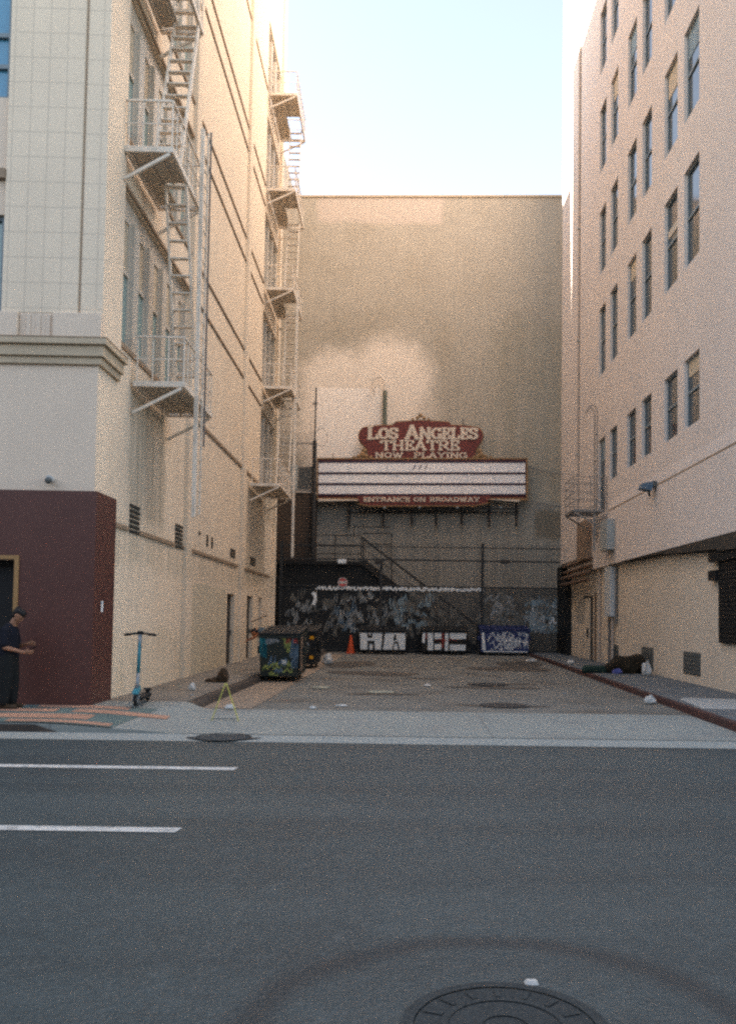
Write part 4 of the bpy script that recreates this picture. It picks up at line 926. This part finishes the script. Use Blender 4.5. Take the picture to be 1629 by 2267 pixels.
for i in range(28):
    a = 2 * math.pi * i / 28; b = 2 * math.pi * (i + 1) / 28
    mb.quad(*[(r * math.cos(t), -.004, r * math.sin(t)) for r, t in ((.19, a), (.215, a), (.215, b), (.19, b))])
mb.build('border', M['white'], ns, recalc=False)

# ------------------------------------------------------------------ dumpsters
def dumpster(x, y, rz, w_, d_, h_, mbody, mlid, label, group, z=.03):
    t = thing('dumpster', label, 'dumpster', (x, y, z), rz, group)
    hw = w_ / 2; b = MB()
    b.hexa([(-hw + .04, .06, .13), (hw - .04, .06, .13), (hw - .04, d_ - .04, .13), (-hw + .04, d_ - .04, .13), (-hw, 0, h_ - .15), (hw, 0, h_ - .15), (hw, d_, h_), (-hw, d_, h_)])
    b.box(-hw - .03, hw + .03, -.03, .03, h_ - .21, h_ - .14)
    body = b.build('body', M[mbody], t, bevel=.012)
    l = MB()
    for a, c in ((-hw - .01, -.01), (.01, hw + .01)):
        l.hexa([(a, -.05, h_ - .135), (c, -.05, h_ - .135), (c, d_ + .02, h_ + .015), (a, d_ + .02, h_ + .015), (a, -.05, h_ - .09), (c, -.05, h_ - .09), (c, d_ + .02, h_ + .06), (a, d_ + .02, h_ + .06)])
        for k in range(1, 4):
            xx = a + (c - a) * k / 4; l.bar((xx, 0, h_ - .08), (xx, d_, h_ + .07), .03)
    l.build('lid', M[mlid], t, bevel=.008)
    for s in (-1, 1): MB().box(s * (hw + .045) - .04, s * (hw + .045) + .04, d_ * .2, d_ * .8, h_ * .52, h_ * .66).build('fork_pocket', M[mbody], t)
    for sx in (-1, 1):
        for yy in (.2, d_ - .2): MB().tube((sx * (hw - .16) - .03, yy, .075), (sx * (hw - .16) + .03, yy, .075), .075, n=14).build('wheel', M['rubber'], t)
    return t, body
def face(hw, h_):  # front face point at (a in -1..1, b in 0..1), slightly proud
    def f(a, b, o=0.0):
        z = .13 + (h_ - .28) * b; y = .06 * (1 - b) - .006 - o; return (a * (hw - .04 * (1 - b)), y, z)
    return f
def fpoly(mb, F, pts, o=0.0): mb.quad(*[F(a, b, o) for a, b in pts])
def fscrib(mb, F, a0, a1, b0, b1, cnt, wd, rnd):
    for _ in range(cnt):
        x = rnd.uniform(a0, a1); z = rnd.uniform(b0, b1); P = scribble(x, z, (a1 - a0) * rnd.uniform(.2, .5), (b1 - b0) * rnd.uniform(.4, .8), 9, rnd); o = rnd.uniform(.001, .006)
        for (p, q) in zip(P, P[1:]):
            dx, dz = q[0] - p[0], q[1] - p[1]; l = math.hypot(dx, dz) or 1; nx, nz = -dz / l * wd, dx / l * wd
            c = lambda v: (min(.97, max(-.97, v[0])), min(.98, max(.02, v[1])))
            mb.quad(*[F(*c(v), o) for v in ((p[0] + nx, p[1] + nz), (p[0] - nx, p[1] - nz), (q[0] - nx, q[1] - nz), (q[0] + nx, q[1] + nz))])
rg = random.Random(5)
gname = 'dumpsters in the alley'
d1, _ = dumpster(-3.05, 20.35, R(1), .96, 1.9, 1.25, 'bin_green', 'bin_black', 'large dark green dumpster with yellow and teal graffiti, nearest in the alley', gname)
F = face(.49, 1.27)
for m, a in (('g_teal', (-.97, -.72, .35, .95, 8, .05)), ('g_yellow', (-.85, .25, .0, .25, 9, .022)), ('g_yellow', (.05, .5, .55, .95, 5, .03)), ('g_dblue', (.45, .95, .15, .7, 12, .05)), ('g_grey', (-.7, -.15, .72, .95, 7, .03)), ('g_red', (.3, .8, .72, .95, 3, .03)), ('g_dblue', (-.6, .4, .05, .4, 4, .03))):
    mb = MB(); fscrib(mb, F, *a, rg); mb.build('graffiti', M[m], d1, recalc=False)
mb = MB(); fpoly(mb, F, [(.15, .30), (.38, .30), (.38, .40), (.15, .40)], .012); mb.build('sticker', M['white'], d1, recalc=False)
mb = MB(); mb.box(.497, .508, .06, .55, .25, 1.08); mb.build('tan_panel', M['g_tan'], d1)
d2, _ = dumpster(-3.20, 25.6, R(0), .95, 1.7, 1.22, 'bin_black', 'bin_black', 'black dumpster with two amber reflectors just behind the dark green one', gname)
F = face(.475, 1.22)
mb = MB(); [mb.quad(*[F(a, b, .006) for a, b in ((x, z), (x + .26, z), (x + .26, z + .10), (x, z + .10))]) for x, z in ((.58, .80), (.60, .18))]; mb.build('reflector', M['amber'], d2, recalc=False)
mb = MB()
for i in range(14):
    a = i * .36; b = a + .36
    mb.quad(*[F(.38 + r * math.cos(t), .55 + r * .8 * math.sin(t), .006) for r, t in ((.14, a), (.19, a), (.19, b), (.14, b))])
mb.build('painted_ring', M['g_grey'], d2, recalc=False)
d3, _ = dumpster(-1.08, 36.3, 0, 2.0, 1.25, 1.12, 'bin_black', 'bin_black', 'black dumpster at the alley end painted with big white block letters HA', gname)
F = face(1.0, 1.12)
mb = MB(); fpoly(mb, F, [(-.97, .08), (-.06, .08), (-.02, .97), (-.97, .98)], .003); fpoly(mb, F, [(.02, .08), (.98, .10), (.95, .98), (.10, .98)], .003)
for P in ([(-.66, -.02), (-.58, -.02), (-.58, .36), (-.44, .36), (-.44, -.02), (-.33, -.02), (-.36, .52), (-.66, .52)], [(-.64, .66), (-.44, .66), (-.43, 1.0), (-.50, 1.0), (-.50, .80), (-.58, .80), (-.58, 1.0), (-.66, 1.0)],
          [(.44, .56), (.60, .56), (.56, .84), (.50, .84)], [(.40, .02), (.47, .02), (.50, .40), (.62, .40), (.68, .02), (.76, .02), (.66, .50), (.48, .50)]): mk = MB(); fpoly(mk, F, P, .007); mk.build('letter_gap', M['bin_black'], d3, recalc=False)
mb.build('painted_letters', M['g_white'], d3, recalc=False)
d4, _ = dumpster(1.52, 36.6, 0, 1.98, 1.25, 1.15, 'bin_black', 'bin_black', 'middle dumpster at the alley end with white and red graffiti blocks', gname)
F = face(.99, 1.15); mb = MB()
for P in ([(-.97, .45), (-.85, .40), (-.80, .97), (-.92, .97)], [(-.72, .08), (-.48, .06), (-.48, .97), (-.72, .97)], [(-.42, .10), (-.12, .10), (-.12, .38), (-.42, .38)], [(-.42, .62), (-.12, .62), (-.12, .97), (-.42, .97)], [(.04, .06), (.18, .06), (.18, .97), (.04, .97)],
          [(.25, .08), (.95, .08), (.95, .36), (.25, .36)], [(.25, .62), (.95, .64), (.95, .97), (.25, .97)]): fpoly(mb, F, P, .004)
mb.build('painted_blocks', M['g_white'], d4, recalc=False)
mb = MB(); fscrib(mb, F, -.5, .95, .35, .6, 3, .014, rg); fpoly(mb, F, [(-.08, .2), (-.02, .2), (-.02, .97), (-.08, .97)], .005); fpoly(mb, F, [(-.8, .6), (-.75, .6), (-.75, .97), (-.8, .97)], .005); mb.build('red_scribble', M['g_red'], d4, recalc=False)
d5, _ = dumpster(4.12, 36.7, 0, 2.1, 1.2, 1.22, 'bin_blue', 'bin_blue_lid', 'blue dumpster at the alley end covered in looping white scribbles', gname)
F = face(1.05, 1.22); mb = MB(); fscrib(mb, F, -.9, .9, .08, .9, 16, .013, rg); fpoly(mb, F, [(-.95, .1), (-.80, .1), (-.86, .9), (-.95, .9)], .005); fpoly(mb, F, [(-.9, .02), (.95, .02), (.95, .07), (-.9, .07)], .005); mb.build('white_scribble', M['g_white'], d5, recalc=False)

# ------------------------------------------------------------------ small things
cn_ = thing('traffic_cone', 'orange traffic cone standing left of the dumpster lettered HA', 'traffic cone', (-2.45, 36.7, .03), 0)
MB().tube((0, 0, .03), (0, 0, .78), .17, .035, 16).build('cone', M['orange'], cn_, smooth=False); MB().box(-.2, .2, -.2, .2, 0, .035).build('base', M['orange'], cn_, bevel=.01)
def crumple(name, label, cat, x, y, z, s, m, group=None, seed=1, flat=.8):
    r = random.Random(seed); bm = bmesh.new(); bmesh.ops.create_icosphere(bm, subdivisions=3, radius=1)
    for v in bm.verts:
        n = v.co.normalized(); k = 1 + .18 * math.sin(n.x * 5 + seed) * math.cos(n.y * 6 + seed) + r.uniform(-.09, .09)
        if n.z > .6: k *= 1 + (n.z - .6) * .9
        v.co = Vector((n.x * k * s[0], n.y * k * s[1], max(-.0, (n.z + flat) * k * s[2])))
    me = bpy.data.meshes.new(name); bm.to_mesh(me); bm.free(); me.materials.append(m)
    o = bpy.data.objects.new(name, me); C.objects.link(o); o.location = (x, y, z); return tag(o, label, cat, group)
lg_ = 'litter on the pavements'
crumple('plastic_bag', 'white plastic bag on the ground right of the black dumpster with reflectors', 'bag', -2.60, 27.9, .03, (.17, .15, .15), M['white'], lg_, 3)
crumple('plastic_bag', 'white bag sitting against the red kerb on the right', 'bag', 4.58, 16.3, .03, (.11, .10, .065), M['white'], lg_, 4)
crumple('plastic_bag', 'pale bag standing at the head of the dark blanket bundle', 'bag', 6.40, 23.1, .13, (.13, .13, .15), M['white'], lg_, 5)
crumple('paper_cup', 'crumpled white wrapper on the left pavement right of the scooter', 'litter', -4.15, 16.6, .135, (.075, .06, .06), M['white'], lg_, 6)
crumple('paper_scrap', 'white paper scrap under the yellow folding frame', 'litter', -2.95, 14.35, .04, (.085, .06, .03), M['white'], lg_, 7)
crumple('paper_scrap', 'small white scrap at the alley mouth left of centre', 'litter', -1.6, 14.6, .032, (.06, .05, .02), M['white'], lg_, 8)
crumple('paper_scrap', 'flattened white carton near the middle of the alley mouth', 'litter', -1.15, 15.1, .03, (.11, .05, .014), M['white'], lg_, 9)
crumple('paper_scrap', 'small pale scrap on the asphalt in mid alley', 'litter', .45, 19.8, .03, (.09, .08, .02), M['white'], lg_, 10)
crumple('paper_scrap', 'pale scrap at the far right of the alley before the kerb', 'litter', 4.5, 31.5, .03, (.2, .14, .05), M['white'], lg_, 12)
crumple('paper_scrap', 'white scrap on the right pavement behind the blanket bundle', 'litter', 5.4, 28.6, .13, (.12, .1, .06), M['white'], lg_, 13)
M['khaki'] = mat('flattened_cardboard', (0.30, 0.30, 0.24), 0.9)
crumple('flat_cardboard', 'flattened pale cardboard on the road beside a dark patch', 'litter', -.55, 18.0, .03, (.3, .25, .012), M['khaki'], lg_, 14)
crumple('flat_cardboard', 'pale yellowish cardboard scrap in front of the green dumpster', 'litter', -1.9, 18.9, .03, (.22, .22, .014), M['khaki'], lg_, 15)
for k, (x, y, sx) in enumerate(((-3.9, 15.6, .04), (-4.6, 17.4, .05), (2.2, 24.5, .06), (-.3, 16.2, .035), (3.3, 18.2, .045), (5.3, 20.2, .05), (5.9, 18.9, .04), (-1.4, 26.5, .07), (1.1, 30.5, .08), (-4.4, 22.0, .06))):
    crumple('paper_scrap', 'tiny scrap of dirty paper lying in the alley', 'litter', x, y, .136 if (x < -3.7 or x > 5) else .03, (sx, sx * .7, sx * .2), M['khaki'] if k % 2 else M['g_grey'], 'tiny dirty scraps', 60 + k)
rgb = thing('rag_pile', 'dark crumpled rags on the left pavement near the wall', 'rag', (-4.2, 18.75, .135), 0)
for k, (dx, s) in enumerate(((0, .09), (.18, .13), (-.13, .07))):
    o = crumple('rag', None, None, dx, 0, 0, (s, s * .8, s * (.9 if k == 1 else .5)), M['shoe'], None, 20 + k); o.parent = rgb
rd = thing('road_reflector', 'small white road reflector on the rim of the near manhole', 'reflector', (.56, 3.84, .004), 0)
MB().hexa([(-.03, -.022, 0), (.03, -.022, 0), (.03, .022, 0), (-.03, .022, 0), (-.02, -.012, .014), (.02, -.012, .014), (.02, .012, .014), (-.02, .012, .014)]).build('body', M['white'], rd)
# yellow folding frame
yf = thing('folding_sign_frame', 'thin yellow A shaped folding frame standing on the driveway apron', 'folding frame', (-2.70, 12.82, .03), 0)
for s in (-1, 1): MB().bar((s * .20, 0, 0), (s * .012, .0, .54), .020, .012).build('leg', M['yellow'], yf)
MB().box(-.018, .018, -.012, .012, .53, .555).build('hinge', M['yellow'], yf); MB().bar((-.19, .0, .03), (.19, .0, .03), .012).build('dark_bar', M['vent_grey'], yf)  # thin dark bar low between the feet

# scooter
sc_ = thing('electric_scooter', 'teal and grey electric scooter parked upright on the left pavement', 'scooter', (-4.27, 13.55, .133), R(6))
b_ = MB(); b_.capsule((0, .10, .22), .032, (0, .18, .55), .030, 12); b_.build('neck', M['scoot_grey'], sc_, smooth=True)
MB().capsule((0, .17, .50), .03, (0, .24, 1.12), .026, 12).build('stem', M['scoot_teal'], sc_, smooth=True)
MB().capsule((0, .225, .93), .032, (0, .243, 1.13), .030, 12).build('stem_wrap', M['scoot_grey'], sc_, smooth=True)
hb = MB(); hb.path([(-.21, .24, 1.13), (-.08, .23, 1.15), (.08, .23, 1.15), (.21, .24, 1.13)], .018, 10); h0 = hb.build('handlebar', M['black'], sc_)
for s in (-1, 1): MB().capsule((s * .14, .24, 1.14), .022, (s * .235, .245, 1.128), .022, 10).build('grip', M['rubber'], h0); 
for s in (-1, 1): MB().tube((s * .12, .20, 1.15), (s * .20, .17, 1.14), .008).build('brake_lever', M['black'], h0)
MB().box(-.045, .045, .20, .27, 1.15, 1.19).build('display', M['black'], sc_, bevel=.01)
fd = MB(); fd.hexa([(-.055, -.02, .20), (.055, -.02, .20), (.05, .20, .25), (-.05, .20, .25), (-.05, .0, .245), (.05, .0, .245), (.045, .18, .33), (-.045, .18, .33)]); fd.build('fender', M['scoot_teal'], sc_, bevel=.01)
def wheel(p, y, r):
    w0 = MB()
    n = 24
    for i in range(n):
        a, b = 2 * math.pi * i / n, 2 * math.pi * (i + 1) / n
        w0.tube((0, y + (r - .025) * math.cos(a), r + (r - .025) * math.sin(a)), (0, y + (r - .025) * math.cos(b), r + (r - .025) * math.sin(b)), .027, n=8)
    t = w0.build('wheel', M['rubber'], p, smooth=True); MB().tube((-.03, y, r), (.03, y, r), r * .55, n=20).build('rim', M['scoot_grey'], t)
wheel(sc_, .06, .115); wheel(sc_, 1.0, .11)
for s in (-1, 1): MB().bar((s * .045, .06, .115), (s * .035, .10, .27), .018).build('fork', M['scoot_grey'], sc_)
MB().box(-.08, .08, .18, .92, .09, .15).build('deck', M['black'], sc_, bevel=.015)
MB().bar((0, .10, .26), (0, .22, .13), .06).build('downtube', M['scoot_grey'], sc_)
MB().hexa([(-.05, .86, .2), (.05, .86, .2), (.05, 1.13, .17), (-.05, 1.13, .17), (-.05, .88, .235), (.05, .88, .235), (.05, 1.12, .19), (-.05, 1.12, .19)]).build('rear_fender', M['black'], sc_)
MB().bar((-.05, .30, .12), (-.17, .32, .01), .014).build('kickstand', M['scoot_grey'], sc_)

# ------------------------------------------------------------------ voxel-fused organic shapes
def fuse(mb, name, m, parent, vox=.011, smooth_it=3, noise=0.0, seed=0):
    bmesh.ops.recalc_face_normals(mb.bm, faces=mb.bm.faces)
    me = bpy.data.meshes.new('tmp'); mb.bm.to_mesh(me); mb.bm.free()
    o = bpy.data.objects.new('tmp', me); C.objects.link(o)
    r = o.modifiers.new('r', 'REMESH'); r.mode = 'VOXEL'; r.voxel_size = vox; r.use_smooth_shade = True
    s = o.modifiers.new('s', 'SMOOTH'); s.iterations = smooth_it; s.factor = .5
    dg = bpy.context.evaluated_depsgraph_get(); ev = o.evaluated_get(dg)
    nm = bpy.data.meshes.new_from_object(ev); bpy.data.objects.remove(o)
    nm.name = name; nm.materials.clear(); nm.materials.append(m)
    if noise:
        from mathutils import noise as nz
        for v in nm.vertices:
            k = nz.noise(v.co * 5 + Vector((seed, 0, 0))) * noise + nz.noise(v.co * 14) * noise * .4
            v.co += v.normal * k
    for p in nm.polygons: p.use_smooth = True
    q = bpy.data.objects.new(name, nm); C.objects.link(q)
    if parent: q.parent = parent
    return q
def hand(mb, wrist, d, up, side=1, curl=.5, s=1.0):
    """palm, four unequal bent fingers and a thumb; d = pointing direction, up = back of hand"""
    wrist = Vector(wrist); d = Vector(d).normalized(); up = Vector(up); up = (up - d * up.dot(d)).normalized(); lat = d.cross(up).normalized() * side
    pc = wrist + d * .05 * s
    for k in (-1, 0, 1): mb.capsule(wrist + lat * .012 * k * s, .020 * s, wrist + d * .085 * s + lat * .026 * k * s, .014 * s, 8)
    for i, ln in enumerate((.070, .080, .074, .058)):
        b = wrist + d * .088 * s + lat * (.033 - .022 * i) * s; a = b; ang = 0
        for seg, fr in enumerate((.45, .32, .23)):
            ang += curl * (.5 + .35 * seg); dd = (d * math.cos(ang) - up * math.sin(ang)); e = a + dd * ln * fr * s
            mb.capsule(a, (.0095 - .001 * seg) * s, e, (.0088 - .001 * seg) * s, 8); a = e
    t0 = wrist + d * .03 * s + lat * .028 * s; t1 = t0 + (d * .6 + lat * .75 - up * .15).normalized() * .038 * s; t2 = t1 + (d * .9 + lat * .25 - up * .25).normalized() * .030 * s
    mb.capsule(t0, .013 * s, t1, .011 * s, 8); mb.capsule(t1, .011 * s, t2, .009 * s, 8)
def head(mb, hair, c, fwd, up, s=1.0):
    """head with brow, nose, mouth, chin, ears; returns nothing"""
    c = Vector(c); f = Vector(fwd).normalized(); u = Vector(up); u = (u - f * u.dot(f)).normalized(); l = u.cross(f).normalized()
    P = lambda a, b, e: c + f * a * s + l * b * s + u * e * s
    mb.capsule(P(-.015, 0, .035), .083 * s, P(.02, 0, .02), .078 * s, 16)
    mb.capsule(P(.035, 0, -.035), .056 * s, P(.05, 0, -.075), .034 * s, 12)
    mb.capsule(P(.02, .03, -.04), .045 * s, P(.02, -.03, -.04), .045 * s, 12)
    mb.capsule(P(.088, 0, .012), .010 * s, P(.106, 0, -.022), .014 * s, 8)     # nose
    for k in (-1, 1):
        mb.capsule(P(.086, .018 * k, .026), .012 * s, P(.078, .05 * k, .024), .010 * s, 8)  # brow
        mb.capsule(P(.0, .078 * k, .01), .014 * s, P(-.008, .086 * k, -.02), .012 * s, 8)   # ear
        mb.sphere(P(.078, .032 * k, .004), .013 * s, seg=8)
    mb.capsule(P(.084, .018, -.052), .008 * s, P(.084, -.018, -.052), .008 * s, 8); mb.capsule(P(.080, .014, -.064), .009 * s, P(.080, -.014, -.064), .009 * s, 8)
    hair.capsule(P(-.03, 0, .05), .088 * s, P(.03, 0, .065), .075 * s, 14); hair.capsule(P(-.045, .0, -.02), .066 * s, P(-.04, 0, .03), .075 * s, 12)
    for k in range(14):
        a = k * 2.4; hair.sphere(P(-.02 + .06 * math.cos(a), .06 * math.sin(a), .085 + .02 * math.sin(k * 5)), .032 * s, seg=8)
    return P

# person 1: standing at the left edge, facing right, looking down at a phone
p1 = thing('person', 'person in dark T-shirt and black trousers looking down at a phone by the maroon wall', 'person', (-6.06, 13.12, .135), 0)
p1.scale = (.93, .93, .93)
bd_ = MB(); hr = MB()
nk = (.03, 0, 1.38)
hd = head(bd_, hr, (.115, 0, 1.515), (.80, 0, -.60), (.6, 0, .8), .98)
bd_.capsule((.0, 0, 1.33), .058, (.075, 0, 1.455), .054)
bd_.capsule((-.03, 0, .95), .13, (-.02, 0, 1.22), .14); bd_.capsule((-.02, -.13, 1.29), .06, (-.02, .13, 1.29), .06)
for s in (-1, 1):
    sh_ = Vector((-.02, s * .175, 1.28)); el = Vector((-.0 + .02, s * .235, 1.00)); wr = Vector((.245, s * .115, .985 + (.075 if s > 0 else -.035)))
    if s < 0: wr = Vector((.27, -.10, .92))
    bd_.capsule(sh_, .052, el, .040); bd_.capsule(el, .041, wr, .026)
    hand(bd_, wr, (.75, -.12 * s, .0), (0, s * .75, -.4) if s < 0 else (0, .8, .2), side=s, curl=.55)
    bd_.capsule((-.02, s * .09, .92), .095, (.0, s * .095, .50), .058); bd_.capsule((.0, s * .095, .50), .056, (-.03 + .02 * s, s * .10, .09), .036)
    bd_.capsule((-.05, s * .10, .05), .036, (.15, s * .115, .03), .030)
fuse(bd_, 'body', M['skin'], p1, .0095)
fuse(hr, 'hair', M['hair'], p1, .012, 2)
t_ = MB(); t_.capsule((-.04, -.05, .90), .155, (-.03, .0, 1.20), .165, 16); t_.capsule((-.04, .05, .90), .155, (-.03, .0, 1.20), .165, 16); t_.capsule((-.02, -.15, 1.275), .078, (-.02, .15, 1.275), .078); t_.capsule((-.01, -.05, 1.33), .07, (-.01, .05, 1.33), .07)
for s in (-1, 1): t_.capsule((-.02, s * .18, 1.27), .072, (.005, s * .225, 1.06), .072)
fuse(t_, 'tshirt', M['shirt_navy'], p1, .013, 4, .006, 2)
t_ = MB()
for s in (-1, 1): t_.capsule((-.03, s * .07, .90), .135, (.0, s * .105, .52), .108); t_.capsule((.0, s * .105, .52), .106, (-.02 + .02 * s, s * .11, .13), .095)
fuse(t_, 'trousers', M['trouser_black'], p1, .013, 4, .01, 4)
for s in (-1, 1):
    q = MB(); q.capsule((-.06, s * .10, .045), .045, (.16, s * .115, .036), .038); fuse(q, 'shoe', M['shoe'], p1, .011, 2)
ph = thing('phone', 'black phone held in the hands of the standing person', 'phone', (-5.725, 13.10, 1.035), 0)
MB().hexa([(0, -.035, -.0), (.075, -.035, .04), (.075, .035, .04), (0, .035, 0), (-.005, -.035, .009), (.07, -.035, .049), (.07, .035, .049), (-.005, .035, .009)]).build('case', M['phone'], ph)

# person 2: bent over beside the dumpsters, arm stretched to the left
p2 = thing('person', 'person in slate blue shirt bending over behind the green dumpster', 'person', (-3.86, 23.2, .135), 0)
p2.scale = (.86, .86, .86)
bd_ = MB(); hr = MB()
head(bd_, hr, (-.33, -.10, 1.16), (-.75, -.3, -.45), (-.5, 0, .85))
bd_.capsule((.10, 0, .95), .13, (-.10, 0, 1.16), .13); bd_.capsule((-.12, -.15, 1.18), .055, (-.12, .15, 1.18), .055); bd_.capsule((-.14, 0, 1.18), .055, (-.27, -.06, 1.17), .055)
for s in (-1, 1):
    el = Vector((-.30, s * .20, 1.02)); wr = Vector((-.50, s * .16 - .02, .93)) if s < 0 else Vector((-.28, .1, 1.22))
    bd_.capsule((-.12, s * .17, 1.17), .05, el if s < 0 else Vector((-.22, .25, 1.04)), .04); bd_.capsule(el if s < 0 else Vector((-.22, .25, 1.04)), .04, wr, .027)
    hand(bd_, wr, (-.8, 0, -.4) if s < 0 else (-.2, -.3, .8), (0, 0, 1) if s < 0 else (-1, 0, 0), side=s, curl=.5)
    bd_.capsule((.12, s * .09, .92), .095, (.02, s * .10, .50), .06); bd_.capsule((.02, s * .10, .50), .056, (.12, s * .11, .09), .038); bd_.capsule((.12, s * .11, .045), .036, (-.08, s * .12, .03), .03)
fuse(bd_, 'body', M['skin2'], p2, .011); fuse(hr, 'hair', M['hair'], p2, .013, 2)
t_ = MB(); t_.capsule((.12, -.03, .98), .15, (-.10, -.02, 1.18), .16); t_.capsule((.12, .03, .98), .15, (-.10, .02, 1.18), .16); t_.capsule((-.12, -.16, 1.18), .075, (-.12, .16, 1.18), .075)
fuse(t_, 'shirt', M['shirt_blue'], p2, .014, 3, .006)
t_ = MB()
for s in (-1, 1): t_.capsule((.12, s * .07, .92), .125, (.02, s * .10, .52), .085); t_.capsule((.02, s * .10, .52), .083, (.12, s * .11, .12), .065)
fuse(t_, 'trousers', M['trouser_black'], p2, .014, 3, .006)
for s in (-1, 1): q = MB(); q.capsule((.13, s * .11, .045), .043, (-.10, s * .12, .036), .036); fuse(q, 'shoe', M['shoe'], p2, .013, 2)
tag(MB().tube((-4.25, 23.2, 1.42), (-3.82, 23.2, 1.60), .016, .014).build('stick', M['pipe_dark']), 'thin brown stick held up by the bending person', 'stick')

# blanket bundle on the right pavement
bl = thing('blanket_bundle', 'dark brown and green blanket bundle lying against the right wall', 'bedding', (5.75, 24.0, .13), 0)
t_ = MB(); t_.capsule((-.15, 0, .14), .16, (.15, 0, .26), .24); t_.capsule((.15, 0, .24), .26, (.50, .05, .22), .24); t_.capsule((.50, .05, .25), .22, (.68, .10, .36), .20); t_.capsule((.65, .1, .15), .2, (.35, -.1, .12), .2)
fuse(t_, 'blanket', M['blanket'], bl, .025, 4, .05, 3)
t_ = MB(); t_.capsule((-.80, 0, .10), .12, (-.30, .02, .09), .12); t_.capsule((-.62, .15, .07), .11, (-.2, .1, .08), .12)
fuse(t_, 'green_blanket', M['blanket_green'], bl, .022, 4, .03, 5)
o = crumple('cloth', None, None, 5.75 - 5.75, -.30, 0, (.13, .07, .06), M['blue_cloth'], None, 31); o.parent = bl; o.location = (.0, -.32, 0)

# ------------------------------------------------------------------ unseen blocks added outside the frame to shade the street and shape skylight
def block(name, label, x0, x1, y0, y1, h, m, faces='S'):
    t = thing(name, label, 'building', (x0, y0, 0), 0, 'unseen buildings added across and along the street to shape the light')
    MB().box(0, x1 - x0, 0, y1 - y0, 0, h).build('wall', m, t)
    return t
M['block'] = mat('far_block_plaster', (0.36, 0.33, 0.29), 0.85, 0.08, 0.5)
block('unseen_street_block', 'unseen building across the street behind the camera, height set to let skylight in', -60, 60, -34, -18, 13, M['block'])
block('unseen_street_block', 'unseen tall block added at the left end of the street to shade it', -100, -78, -30, 40, 48, M['block'])  # added to keep direct sun off the street
